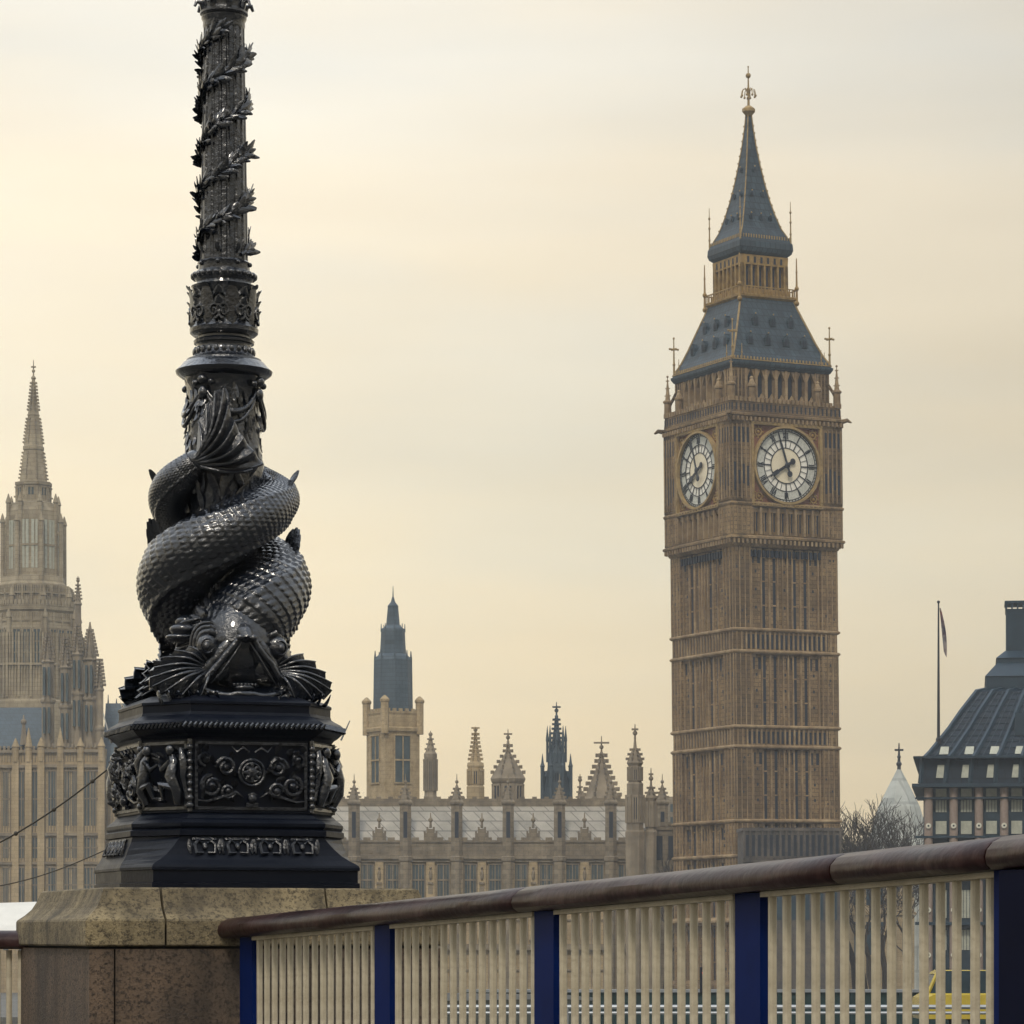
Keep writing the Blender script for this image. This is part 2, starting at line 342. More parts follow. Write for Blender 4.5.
# flare below the clock stage, arcade, clock stage
HC = 6.6
cs = MB()
cs.sq([(HS - .1, 46.2), (HS + .1, 46.3), (HC - .05, 46.9), (HC + .15, 47.05), (HC + .15, 47.25), (HC - .12, 47.4), (HC - .12, 47.45), (HC - .55, 47.5), (HC - .55, 50.2), (HC - .1, 50.25),
       (HC + .05, 50.35), (HC + .1, 50.55), (HC - .08, 50.75), (HC - .35, 50.8), (HC - .35, 58.6), (HC - .05, 58.7), (HC, 59.0), (HC + .22, 59.3), (HC + .22, 59.5), (HC - .05, 59.6), (HC - .12, 60.7), (HC - .12, 60.85), (HC - .6, 60.9)])
for k in range(4):
    A = FK(k, HC); trim = TR[k]; dark = DK[k]
    for sgn in (-1, 1):
        x0, x1 = sorted((sgn * HC, sgn * (HC - 2.45)))
        cs.box(x0, x1, .03, 1.5, 47.4, 50.3, A); cs.box(x0, x1, .0, 1.5, 50.75, 58.7, A)
        for j in range(5):
            x = x0 + .2 + j * (x1 - x0 - .4) / 4
            trim.box(x - .07, x + .07, -.09, .05, 51.0, 58.4, A); trim.box(x - .06, x + .06, -.04, .05, 47.6, 50.1, A)
        for j in range(4):
            x = x0 + .48 + j * .5
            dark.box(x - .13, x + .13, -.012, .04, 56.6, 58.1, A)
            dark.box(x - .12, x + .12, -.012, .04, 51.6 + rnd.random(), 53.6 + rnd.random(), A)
    for j in range(9):                                                         # arcade row under the clock
        x = -4.1 + j * 8.2 / 8
        trim.box(x - .13, x + .13, .06, .56, 47.5, 50.2, A)
        if j < 8:
            AO.box(x + .2, x + .82, .50, .56, 47.9, 49.75, A)
            trim.box(x + .12, x + .92, .3, .52, 49.75, 50.2, A); trim.box(x + .47, x + .55, .34, .5, 47.6, 49.8, A)
    for j in range(26):                                                        # corbels / cresting
        x = -HC + .25 + j * (2*HC - .5) / 25
        trim.box(x - .11, x + .11, -.14, .0, 46.55, 46.98, A); trim.box(x - .10, x + .10, -.26, 0, 58.75, 59.15, A)
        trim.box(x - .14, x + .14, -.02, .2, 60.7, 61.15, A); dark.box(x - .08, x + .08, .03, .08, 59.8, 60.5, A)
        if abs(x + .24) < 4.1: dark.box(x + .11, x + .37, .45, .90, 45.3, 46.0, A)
    for sgn in (-1, 1):                                                        # gargoyles
        cs.tube([(sgn*(HC-.1), .1, 59.3), (sgn*(HC+.45), -.35, 59.45), (sgn*(HC+.75), -.6, 59.2)], [.26, .2, .07], 6, M=A)
cs.build('clock_stage', M['stone'], bt)
# dials
ROM = {1: 'I', 2: 'II', 3: 'III', 4: 'IV', 5: 'V', 6: 'VI', 7: 'VII', 8: 'VIII', 9: 'IX', 10: 'X', 11: 'XI', 12: 'XII'}
def bar2(mb, A, p, q, wd, d0, d1):                  # flat bar from p to q in the dial plane
    p = Vector((p[0], p[1])); q = Vector((q[0], q[1])); t = (q - p).normalized(); nn = Vector((-t.y, t.x)) * wd / 2
    c = [p + nn, p - nn, q - nn, q + nn]
    mb.loft([[(v.x, d0, v.y) for v in c], [(v.x, d1, v.y) for v in c]], M=A)
def ring(mb, A, r0, r1, d0, d1, n=64):
    for i in range(n):
        a, b = 2*PI*i/n, 2*PI*(i+1)/n
        mb.loft([[(r0*math.cos(a), d0, r0*math.sin(a)), (r1*math.cos(a), d0, r1*math.sin(a)), (r1*math.cos(a), d1, r1*math.sin(a)), (r0*math.cos(a), d1, r0*math.sin(a))],
                 [(r0*math.cos(b), d0, r0*math.sin(b)), (r1*math.cos(b), d0, r1*math.sin(b)), (r1*math.cos(b), d1, r1*math.sin(b)), (r0*math.cos(b), d1, r0*math.sin(b))]], False, False, M=A)
def pol(r, deg): return (r * math.sin(R(deg)), r * math.cos(R(deg)))
ZC = 54.55
for k in range(4):
    e = bpy.data.objects.new('clock_face', None); COL.objects.link(e); e.parent = bt
    e.matrix_local = Matrix.Rotation(k*PI/2, 4, 'Z') @ Matrix.Translation((0, -HC + .35, ZC)) @ Matrix.Diagonal((1.055, 1, 1.055, 1))
    I4 = Matrix.Identity(4)
    fr = MB(); q = 3.98
    for (x0, x1, z0, z1) in ((-q, q, q - .28, q), (-q, q, -q, -q + .28), (-q, -q + .28, -q + .28, q - .28), (q - .28, q, -q + .28, q - .28)):
        fr.box(x0, x1, -.42, .02, z0, z1)
    ring(fr, None, 3.52, 3.74, -.5, .0)
    for j in range(16):
        for (cx_, cz_) in ((-q+.14+j*.515, q-.14), (-q+.14+j*.515, -q+.14)): fr.box(cx_-.07, cx_+.07, -.48, -.42, cz_-.07, cz_+.07); fr.box(cz_-.07, cz_+.07, -.48, -.42, cx_-.07, cx_+.07)
    fr.build('frame', M['gilt'], e)
    rd = MB(); rd.box(-q+.28, q-.28, -.04, .0, -q+.28, q-.28); rd.build('spandrel', M['red'], e)
    orn = MB()
    for sx in (-1, 1):
        for sz in (-1, 1):
            c = Vector((sx*3.05, 0, sz*3.05))
            ring(orn, Matrix.Translation(c), .28, .40, -.16, -.04, 16); orn.sph((c.x, -.1, c.z), .17, .1, .17, 8, 6)
            for a in range(0, 360, 45):
                o2 = (c.x + .52*math.cos(R(a)), -.08, c.z + .52*math.sin(R(a)))
                if abs(o2[0]) < 3.62 and abs(o2[2]) < 3.62 and math.hypot(o2[0], o2[2]) > 3.85: orn.sph(o2, .1, .07, .1, 6, 4)
    orn.build('gilded_trim', M['gold'], e)
    dg = MB(); dg.lathe([(3.5, -.03), (3.5, .055)], 64, M=Matrix.Rotation(PI/2, 4, 'X')); 
    dgo = dg.build('dial', M['dial'], e)
    c1 = MB(); ring(c1, None, 2.46, 3.5, -.105, -.05); c1.build('numeral_ring', M['dialr'], e)
    c2 = MB(); c2.lathe([(1.66, .05), (1.66, .10)], 48, M=Matrix.Rotation(PI/2, 4, 'X')); c2.build('dial_centre', M['dialc'], e)
    iw = MB()
    for rr_ in (1.68, 2.45, 3.28, 3.47): ring(iw, None, rr_ - .035, rr_ + .035, -.15, -.08, 60)
    for hnum in range(12): bar2(iw, None, pol(1.68, hnum*30), pol(3.5, hnum*30), .07 if hnum % 3 else .10, -.15, -.09)
    for mnum in range(60):
        bar2(iw, None, pol(3.28, mnum*6), pol(3.47, mnum*6), .05, -.15, -.09)
    for hnum in range(12): bar2(iw, None, pol(1.7, hnum*30+15), pol(2.45, hnum*30+15), .03, -.13, -.08)
    nm = iw
    for hnum, txt in ROM.items():
        a = R(hnum * 30); adv = {'I': .17, 'V': .31, 'X': .31}; tw = sum(adv[c] for c in txt); x = -tw/2
        T = Matrix.Rotation(a, 4, 'Y') @ Matrix.Translation((0, 0, 2.86))
        for c in txt:
            if c == 'I': bar2(nm, T, (x + .065, -.3), (x + .065, .3), .095, -.16, -.10)
            elif c == 'V': bar2(nm, T, (x + .03, .3), (x + .135, -.3), .10, -.16, -.10); bar2(nm, T, (x + .24, .3), (x + .135, -.3), .06, -.163, -.10)
            else: bar2(nm, T, (x + .03, .3), (x + .24, -.3), .10, -.16, -.10); bar2(nm, T, (x + .24, .3), (x + .03, -.3), .06, -.163, -.10)
            x += adv[c]
    nm.build('numeral_lattice', M['hand'], e)
    hh = MB()
    bar2(hh, None, pol(-.75, 238.5), pol(1.3, 238.5), .26, -.34, -.26); bar2(hh, None, pol(1.1, 238.5), pol(1.7, 238.5), .42, -.345, -.255)
    bar2(hh, None, pol(1.7, 238.5), pol(2.1, 238.5), .16, -.34, -.26); hh.sph((pol(-.8, 238.5)[0], -.3, pol(-.8, 238.5)[1]), .3, .06, .3)
    hh.build('hour_hand', M['hand'], e)
    mh = MB(); bar2(mh, None, pol(-.8, 342), pol(2.2, 342), .18, -.46, -.38); bar2(mh, None, pol(2.2, 342), pol(3.4, 342), .11, -.46, -.38)
    mh.sph((pol(-.85, 342)[0], -.42, pol(-.85, 342)[1]), .3, .06, .3); mh.sph((0, -.42, 0), .3, .12, .3); mh.build('minute_hand', M['hand'], e)
# pinnacles on the corners of the clock stage
pn = MB()
def crocket_spire(mb, a0, z0, z1, n=4, step=.6, sz=.16, c=(0, 0)):
    m = max(2, int((z1 - z0) / step))
    mb.octo([(a0, z0), (a0 * .12, z1)], c, n=8)
    for i in range(m):
        t = (i + .5) / m; r = a0 * (1 - t * .88); z = z0 + (z1 - z0) * t
        for q in range(n):
            a = 2*PI*(q + .5)/n if n == 4 else 2*PI*q/n
            mb.box(-sz*.35, sz*.35, -sz, sz*.2, 0, sz*.9, Matrix.Translation((c[0] + r*1.05*math.sin(a), c[1] - r*1.05*math.cos(a), z)) @ Matrix.Rotation(a, 4, 'Z'))
pn.octo([(.36, 60.7), (.34, 62.2), (.46, 62.3), (.46, 62.45), (.28, 62.6)]); crocket_spire(pn, .24, 62.6, 64.9, sz=.11); pn.sph((0, 0, 65.0), .12)
po = pn.build('pinnacle', M['trim'], bt); po.location = (-HC + .35, -HC + .35, 0)
for sx, sy in ((1, -1), (1, 1), (-1, 1)): cp(po, bt, (sx*(HC - .35), sy*(HC - .35), 0))
pn = MB(); pn.octo([(.3, 60.7), (.3, 62.2), (.42, 62.25), (.42, 62.45), (.3, 62.6), (.12, 63.1)]); pn.sph((0, 0, 63.1), .2)
po = pn.build('pinnacle', M['trim'], bt); po.location = (-3.9, -HC + .3, 0)
for x, y in ((3.9, -HC+.3), (-HC+.3, 3.9), (-HC+.3, -3.9), (HC-.3, -3.9), (HC-.3, 3.9), (-3.9, HC-.3), (3.9, HC-.3)): cp(po, bt, (x, y, 0))
# belfry
HB = 5.7; bf = MB()
bf.sq([(HB - .7, 60.8), (HB - .7, 64.3)]); bf.sq([(HB + .15, 60.8), (HB + .15, 61.15), (HB, 61.25)])
for k in range(4):
    A = FK(k, HB); trim = TR[k]; dark = DK[k]
    for sgn in (-1, 1):
        x0, x1 = sorted((sgn*HB, sgn*(HB - 1.55))); bf.box(x0, x1, .0, 1.2, 61.1, 64.25, A)
        for j in range(4): x = x0 + .15 + j*.42; trim.box(x-.05, x+.05, -.06, .02, 61.3, 64.1, A)
    for j in range(8):
        x = -4.15 + j * 8.3 / 7; trim.box(x - .15, x + .15, .0, .72, 61.2, 64.2, A)
        if j < 7:
            xm = x + 8.3/14; BO.box(xm - .4, xm + .4, .60, .72, 61.35, 64.0, A)
            for q in (-1, 1): trim.loft([[(xm + q*.44, .1, 63.2), (xm + q*.44, .1, 64.2), (xm, .1, 64.2), (xm + q*.1, .1, 64.0)][::q], [(xm + q*.44, .5, 63.2), (xm + q*.44, .5, 64.2), (xm, .5, 64.2), (xm + q*.1, .5, 64.0)][::q]], M=A)
            trim.loft([[(xm - .3, -.05, 61.2), (xm + .3, -.05, 61.2), (xm, -.05, 61.75)], [(xm - .3, .1, 61.2), (xm + .3, .1, 61.2), (xm, .1, 61.75)]], M=A)
    for sgn in (-1, 1):   # flying buttresses to the pinnacles
        bf.tube([(sgn*(HB-.3), -.1, 63.2), (sgn*(HB+.3), -.35, 62.2), (sgn*(HB+.55), -.6, 61.3)], [.14, .16, .18], 5, M=A)
bf.build('belfry', M['stone'], bt)
for k in range(4):
    q = MB(); q.v = TR[k].v + DK[k].v; n0, f0 = len(TR[k].v), len(TR[k].f); q.f = TR[k].f + [tuple(i + n0 for i in f) for f in DK[k].f]
    o = q.build('carved_trim', M['trim'], bt); o.data.materials.append(M['dark'])  # second slot: shade of the carved recesses put into the colour
    o.data.polygons.foreach_set('material_index', [0]*f0 + [1]*(len(q.f) - f0))
for q in ((SL, 'slit_window'), (AO, 'arcade_opening'), (BO, 'belfry_opening')): split(q[0], q[1], M['dark'], bt)
split(TRW, 'string_course', M['trim'], bt)
# lower roof
def halfint(P, z):
    for (h0, z0), (h1, z1) in zip(P, P[1:]):
        if z0 <= z <= z1: return h0 + (h1 - h0) * (z - z0) / (z1 - z0)
    return P[-1][0]
P1 = [(5.75, 65.2), (5.25, 66.1), (4.72, 67.4), (4.22, 68.8), (3.78, 70.0), (3.42, 71.0), (3.15, 71.9)]
rf = MB(); rf.sq([(5.5, 64.1), (5.8, 64.25), (6.0, 64.6), (6.02, 64.8), (5.86, 64.9), (5.86, 65.15)] + P1)
rf.build('lower_roof', M['slate'], bt)
tr = MB(); dm = MB(); dmo = MB(); gd = MB()
def dormer(A, P, x, z, w_, h_):
    y = -halfint(P, z); yb = -halfint(P, z + h_)
    dm.loft([[(x-w_/2, y-.12, z), (x+w_/2, y-.12, z), (x+w_/2, y-.12, z+h_*.6), (x, y-.12, z+h_), (x-w_/2, y-.12, z+h_*.6)],
             [(x-w_/2, yb+.3, z), (x+w_/2, yb+.3, z), (x+w_/2, yb+.3, z+h_*.6), (x, yb+.3, z+h_), (x-w_/2, yb+.3, z+h_*.6)]], M=A)
    dmo.box(x-w_*.3, x-w_*.05, y-.15, y-.1, z+.08, z+h_*.62, A); dmo.box(x+w_*.05, x+w_*.3, y-.15, y-.1, z+.08, z+h_*.62, A)
    gd.sph(tuple(A @ Vector((x, y-.15, z+h_+.06))), .09, nu=6, nv=4)
for k in range(4):
    A = Matrix.Rotation(k*PI/2, 4, 'Z')
    for x in (-3.2, -1.1, 1.1, 3.2): dormer(A, P1, x, 66.8, .72, 1.15)
    for x in (-2.1, 0, 2.1): dormer(A, P1, x, 68.9, .66, 1.1)
    for i in range(30):
        x = -5.6 + i * 11.2 / 29; gd.box(x - .07, x + .07, -5.9, -5.8, 65.1, 65.36, A)
    gd.box(-5.9, 5.9, -5.93, -5.8, 64.98, 65.08, A)
    gd.tube([(-h, -h, z) for h, z in P1], .11, 5, M=A)
gd.build('gilded_trim', M['gilt'], bt)
for i, o in enumerate(split(dm, 'dormer', M['slate'], bt)):
    q = MB(); a_, b_ = dmo.cuts[2*i], (dmo.cuts + [(len(dmo.v), len(dmo.f))])[2*i+2]; q.v = dmo.v[a_[0]:b_[0]]; q.f = [tuple(j - a_[0] for j in f) for f in dmo.f[a_[1]:b_[1]]]; q.build('dormer_window', M['dark'], o)
# corner crosses
cb = MB(); cb.tube([(0, 0, 64.4), (0, 0, 68.9)], [.13, .05], 6); cb.box(-.5, .5, -.06, .06, 67.7, 67.85); cb.box(-.06, .06, -.5, .5, 67.7, 67.85)
for x in (-.5, .5): cb.sph((x, 0, 67.78), .12, nu=6, nv=4)
cb.sph((0, 0, 68.9), .13, nu=6, nv=5); cb.sph((0, 0, 66.2), .17, nu=6, nv=5)
c0 = cb.build('corner_cross', M['gilt'], bt); c0.location = (-5.75, -5.75, 0)
for sx, sy in ((1, -1), (1, 1), (-1, 1)): cp(c0, bt, (sx*5.75, sy*5.75, 0))
cb = MB(); cb.tube([(0, 0, 64.6), (0, 0, 66.6)], [.09, .03], 5); cb.sph((0, 0, 65.7), .11, nu=6, nv=4)
c0 = cb.build('finial', M['gilt'], bt); c0.location = (-5.8, -4.7, 0)
for x, y in ((-4.7, -5.8), (4.7, -5.8), (5.8, -4.7), (5.8, 4.7), (-5.8, 4.7)): cp(c0, bt, (x, y, 0))
# lantern
ln = MB(); HL = 2.78
ln.sq([(HL - .45, 71.8), (HL - .45, 76.6)]); ln.sq([(3.1, 71.7), (3.42, 71.95), (3.45, 72.15), (3.3, 72.25)]); ln.sq([(HL+.05, 72.2), (HL+.05, 72.9)]); ln.sq([(HL - .02, 75.3), (HL+.02, 76.3)])
lo = MB()
for k in range(4):
    A = FK(k, HL)
    for sgn in (-1, 1): x0, x1 = sorted((sgn*HL, sgn*(HL-.42))); ln.box(x0, x1, 0, .5, 72.8, 75.4, A)
    for j in range(7):
        x = -HL + .42 + j*(2*HL-.84)/6; ln.box(x-.09, x+.09, -.02, .46, 72.8, 76.2, A)
        if j < 6: xm = x + (2*HL-.84)/12; lo.box(xm-.2, xm+.2, .38, .47, 72.9, 75.2, A); lo.box(xm-.12, xm+.12, -.03, .02, 75.5, 76.1, A)
    for j in range(17):
        x = -3.35 + j*6.7/16; ln.box(x-.05, x+.05, -.68, -.60, 72.15, 72.95, A)
    ln.box(-3.4, 3.4, -.70, -.58, 72.9, 73.0, A)
ln.build('lantern', M['gold'], bt); split(lo, 'lantern_opening', M['dark'], bt)
for dx, zt in ((3.4, 76.2),):
    cb = MB(); cb.tube([(0, 0, 71.6), (0, 0, zt)], [.14, .05], 6); cb.sph((0, 0, 73.1), .26, nu=6, nv=5); cb.sph((0, 0, 71.6), .28, nu=6, nv=5); cb.sph((0, 0, 74.8), .13, nu=6, nv=4)
    c0 = cb.build('finial', M['gold'], bt); c0.location = (-dx, -dx, 0)
    for sx, sy in ((1, -1), (1, 1), (-1, 1)): cp(c0, bt, (sx*dx, sy*dx, 0))
cb = MB(); cb.tube([(0, 0, 76.8), (0, 0, 82.0)], [.11, .03], 6)
for zz in (78.7, 79.9, 80.9): cb.sph((0, 0, zz), .14, nu=6, nv=4)
c0 = cb.build('finial', M['gilt'], bt); c0.location = (-3.0, -3.0, 0)
for sx, sy in ((1, -1), (1, 1), (-1, 1)): cp(c0, bt, (sx*3.0, sy*3.0, 0))
P2 = [(2.75, 78.4), (2.3, 79.3), (1.85, 80.8), (1.48, 82.3), (1.12, 84.1), (.80, 86.0), (.52, 88.0), (.32, 89.8), (.2, 91.3)]
ur = MB(); ur.sq([(2.7, 76.3), (3.05, 76.6), (3.18, 77.0), (3.14, 77.6), (2.95, 78.0), (2.85, 78.3)] + P2); ur.build('spire', M['slate'], bt)
dm = MB(); dmo = MB(); gd = MB()
for k in range(4):
    A = Matrix.Rotation(k*PI/2, 4, 'Z')
    for x in (-1.15, 0, 1.15): dormer(A, P2, x, 80.1, .36, .55)
    for x in (-.65, .65): dormer(A, P2, x, 82.6, .34, .5)
    dormer(A, P2, 0, 85.2, .3, .5)
    gd.tube([(-h, -h, z) for h, z in P2], .07, 5, M=A)
    for i in range(20): x = -2.9 + i*5.8/19; gd.box(x-.05, x+.05, -3.0, -2.93, 78.0, 78.35, A)
    for i in range(1, 16):                                                      # crockets on the hips
        z = 78.8 + i * .75; h = halfint(P2, z); gd.sph(tuple(A @ Vector((-h-.06, -h-.06, z))), .09, nu=5, nv=4)
gd.build('gilded_trim', M['gilt'], bt); split(dm, 'spire_light', M['slate'], bt); dmo.build('spire_light_groove', M['dark'], bt)
fb = MB(); fb.octo([(.2, 91.0), (.62, 91.5), (.62, 91.8), (.25, 92.1)]); fb.tube([(0, 0, 91.8), (0, 0, 96.0)], [.14, .05], 6)
fb.sph((0, 0, 95.2), .28, nu=8, nv=6); fb.sph((0, 0, 92.9), .2, nu=8, nv=6); fb.sph((0, 0, 96.1), .1, nu=6, nv=4)
for a in range(0, 360, 45):
    ca, sa = math.cos(R(a)), math.sin(R(a))
    fb.tube([(0, 0, 93.3), (.35*ca, .35*sa, 93.9), (.65*ca, .65*sa, 93.7), (.75*ca, .75*sa, 93.2)], .05, 4); fb.sph((.75*ca, .75*sa, 93.1), .13, nu=6, nv=4)
fb.build('crown_finial', M['gilt'], bt)

# ------------------------------------------------------------------ gothic towers and turrets
def gothic(name, label, cat, px, Y, prof, m, crock=(), wins=(), fin=None, n=8, group=None, parent=None, rot=0.0, base=-5.9, wmat=None, cs=.28):
    """prof: list of (row, half width in pixels) from the top down; converted to metres at its real distance Y"""
    k = Y / F
    if parent is None: t = thing(name, label, cat, (xat(px, Y), Y, base), rot, group)
    else:
        t = bpy.data.objects.new(name, None); COL.objects.link(t); t.parent = parent
        t.matrix_local = parent.matrix_world.inverted() @ Matrix.Translation((xat(px, Y), Y, base)) @ Matrix.Rotation(rot, 4, 'Z') if False else Matrix.Translation(Vector((xat(px, Y), Y, base)) - parent.location)
    P = [(hw*k, zat(py, Y) - base) for py, hw in prof][::-1]
    b = MB(); lowest = P[0]
    if lowest[1] > .5: P = [(lowest[0], 0)] + P
    b.octo(P, n=n)
    if crock:
        c = b
        for (pa, pb, cnt) in crock:
            for i in range(cnt):
                py = pa + (pb - pa) * (i + .5) / cnt; z = zat(py, Y) - base; h = halfint(P, z) / math.cos(PI/n)
                for q in range(n):
                    a = PI/n + 2*PI*q/n
                    c.box(-.06, cs*.62, -.07, .07, -.04, cs*.5, Matrix.Translation((h*math.cos(a), h*math.sin(a), z)) @ Matrix.Rotation(a, 4, 'Z'))
    b.build('body', m, t)
    for (pa, pb, hwf, *cn_) in wins:
        cn_ = cn_[0] if cn_ else 1
        z1, z0 = zat(pa, Y) - base, zat(pb, Y) - base; r = halfint(P, (z0+z1)/2); side = 2*r*math.tan(PI/n) * hwf
        wv = MB(); rb = MB()
        for c_ in range(cn_):
            wd = side/cn_; cc_ = -side/2 + wd*(c_ + .5); hw_ = wd*(.5 if cn_ == 1 else .33)
            wv.box(r - .25, r + .015, cc_ - hw_, cc_ + hw_, z0, z1 - .2)
            for (s0, s1) in ((-hw_-.14, -hw_), (hw_, hw_+.14), (-.06, .06)): rb.box(r - .05, r + .16, cc_ + s0, cc_ + s1, z0 - .1, z1)
            rb.box(r - .05, r + .17, cc_ - hw_ - .14, cc_ + hw_ + .14, z1 - .14, z1 + .1)
            for q in range(1, int((z1 - z0)/1.6)): rb.box(r - .05, r + .1, cc_ - hw_, cc_ + hw_, z0 + q*1.6 - .05, z0 + q*1.6 + .05)
        w0 = None
        for q in range(n):
            a = 2*PI*q/n
            if math.sin(a) > .3: continue
            if w0 is None: w0 = wv.build('window', wmat or M['dark'], t); f0 = rb.build('frame', m, w0); o = w0
            else: o = cp(w0, t); cp(f0, o)
            o.rotation_euler = (0, 0, a)
    if fin:
        pt, pb_, arms = fin; f = MB(); z1, z0 = zat(pt, Y) - base, zat(pb_, Y) - base
        f.tube([(0, 0, z0 - .1), (0, 0, z1)], [.14, .05], 6); f.sph((0, 0, z0 + (z1-z0)*.35), .26, nu=6, nv=5)
        if arms: f.box(-arms, arms, -.09, .09, z0 + (z1-z0)*.55, z0 + (z1-z0)*.55 + .2); f.box(-.09, .09, -arms, arms, z0 + (z1-z0)*.55, z0 + (z1-z0)*.55 + .2)
        f.build('finial', m, t)
    return t

# skyline behind the palace range
gothic('spirelet', 'slim stone pinnacle tower with smooth pointed cap right of the blue capped tower', 'turret', 430.5, 390,
       [(735, .8), (745, 3), (752, 5), (754, 6.5), (757, 6.5), (760, 6), (795, 6), (797, 6.6), (800, 6.6)], M['tstone'], [(737, 752, 3)], [(760, 790, .4)], (731, 736, 0))
gothic('spirelet', 'pale crocketed stone spirelet halfway between the blue capped tower and the dark spire', 'turret', 475.5, 390,
       [(730, 1), (742, 2), (762, 5.5), (763, 8), (766, 8.5), (769, 7.5), (785, 7.5), (787, 8.8), (800, 8.8)], M['pstone'], [(733, 762, 7)], [(770, 784, .5)], (727, 731, .5), cs=.5)
gothic('octagonal_tower', 'stout octagonal stone turret with crocketed pyramid roof left of the dark spire', 'turret', 508, 385,
       [(741, 1.2), (752, 2.2), (754, 3.2), (764, 9), (777, 16.5), (779, 17.5), (782, 16.5), (784, 15), (800, 15), (830, 15)], M['tstone'], [(744, 776, 6)], [(785, 800, .55)], (729, 742, .5), cs=.6)
gothic('octagonal_tower', 'stone turret with broad curved crocketed dome and cross finial right of the dark spire', 'turret', 601.5, 380,
       [(752, 1.4), (762, 3), (766, 5), (773, 7), (780, 10), (790, 14), (797, 16.5), (799, 17.5), (803, 16.5), (806, 17), (830, 17)], M['tstone'], [(754, 799, 8)], [], (736, 753, .9), cs=.75)
gothic('stair_turret', 'tall slim octagonal stair turret with small crocketed cap beside the clock tower', 'turret', 635, 340,
       [(737, .8), (748, 1.8), (752, 4), (760, 7), (763, 8.2), (766, 6.5), (768, 6.5), (782, 6.5), (784, 8.2), (787, 8), (830, 8.6), (832, 9.6), (836, 9.6), (840, 9.2)], M['tstone'],
       [(748, 762, 3)], [(768, 780, .5), (796, 822, .45)], (724, 738, .35), cs=.4)
gothic('stair_turret', 'short stone turret with pointed cap nearest the clock tower base', 'turret', 651, 340,
       [(783, .6), (788, 2), (796, 5), (798, 6), (801, 4.8), (830, 5), (832, 6), (836, 5.4)], M['tstone'], [(786, 796, 2)], [(803, 826, .4)], (768, 784, .25), cs=.35)
gothic('spirelet', 'thin needle pinnacle between the dark spire and the crocketed dome', 'turret', 580, 385,
       [(782, .5), (786, 1), (800, 3), (803, 3.5), (830, 3.5)], M['tstone'], [(785, 800, 3)], [], (774, 783, .2), cs=.3)
ds = gothic('gothic_spire', 'dark blue grey gothic spire ringed by slim pinnacles', 'spire', 556.5, 395,
       [(714, .6), (716, 1.6), (728, 2.6), (744, 5), (752, 7), (753, 8.5), (768, 9), (775, 10), (790, 12), (808, 13), (830, 13)], M['dspire'], [(718, 750, 7)], [(772, 790, .35)], (702, 715, .5), cs=.4)
kk = 395 / F
for i, (r_, top) in enumerate([(15.2, 754)]*8):
    a = PI/8 + i*PI/4; p = MB(); z1 = zat(top, 395) + 5.9; z0 = zat(815, 395) + 5.9
    p.octo([(1.9*kk, 0), (1.9*kk, z1 - 1.6), (2.4*kk, z1 - 1.5), (1.4*kk, z1 - 1.2), (.2*kk, z1)], (r_*kk*math.cos(a), r_*kk*math.sin(a)))
    p.tube([(r_*kk*math.cos(a), r_*kk*math.sin(a), z1 - 3.5), (r_*kk*.75*math.cos(a), r_*kk*.75*math.sin(a), z1 - 2.6), (r_*kk*.5*math.cos(a), r_*kk*.5*math.sin(a), z1 - 1.9)], .18, 5)
    p.tube([(r_*kk*math.cos(a), r_*kk*math.sin(a), z1 - 5.2), (r_*kk*.5*math.cos(a), r_*kk*.5*math.sin(a), z1 - 4.4)], .16, 5)
    a2 = a + PI/8; p.octo([(1.2*kk, z1-1), (1.2*kk, z1 + 1.5), (1.6*kk, z1+1.6), (.2*kk, z1 + 3.4)], (9.2*kk*math.cos(a2), 9.2*kk*math.sin(a2)))
    p.build('pinnacle', M['dspire'], ds)
# square stone ventilation tower with slate spire
VY = 400; kv = VY / F
vt = thing('ventilation_tower', 'yellow stone square tower topped by a stepped blue slate spire', 'tower', (xat(393, VY), VY, -5.9), R(30))
zz = lambda py: zat(py, VY) + 5.9
hv = 2.4
v = MB(); v.sq([(hv, 0), (hv, zz(733)), (hv+.25, zz(732)), (hv+.3, zz(729)), (hv, zz(728)), (hv, zz(716)), (hv+.1, zz(714)), (hv+.1, zz(712.5)), (hv-.5, zz(712))])
for k in range(4):
    A = FK(k, hv)
    for j in range(6): x = -hv + .5 + j*.85; v.box(x-.2, x+.2, -.1, .2, zz(713), zz(709.5), A)
v.build('body', M['pwarm'], vt)
v = MB(); v.octo([(.45, zz(735)), (.45, zz(704)), (.55, zz(703)), (.55, zz(701)), (.35, zz(699)), (.1, zz(697))])
p0 = v.build('corner_turret', M['pwarm'], vt); p0.location = (-hv, -hv, 0)
for sx, sy in ((1, -1), (1, 1), (-1, 1)): cp(p0, vt, (sx*hv, sy*hv, 0))
gl = MB(); gl.box(-1.05, 1.05, -.02, .3, zz(783), zz(737)); wo = gl.build('window', M['glassv'], vt); wo.location = (0, -hv, 0)
gl = MB()
for x in (-1.15, 0, 1.05): gl.box(x, x + .14, -.12, .05, zz(784), zz(736))
for py in (784, 761, 736): gl.box(-1.15, 1.19, -.14, .05, zz(py) - .08, zz(py) + .12)
wf = gl.build('frame', M['pwarm'], wo)
for k in (1, 2, 3):
    w2 = cp(wo, vt); w2.location = Matrix.Rotation(k*PI/2, 4, 'Z') @ Vector((0, -hv, 0)); w2.rotation_euler = (0, 0, k*PI/2); cp(wf, w2)
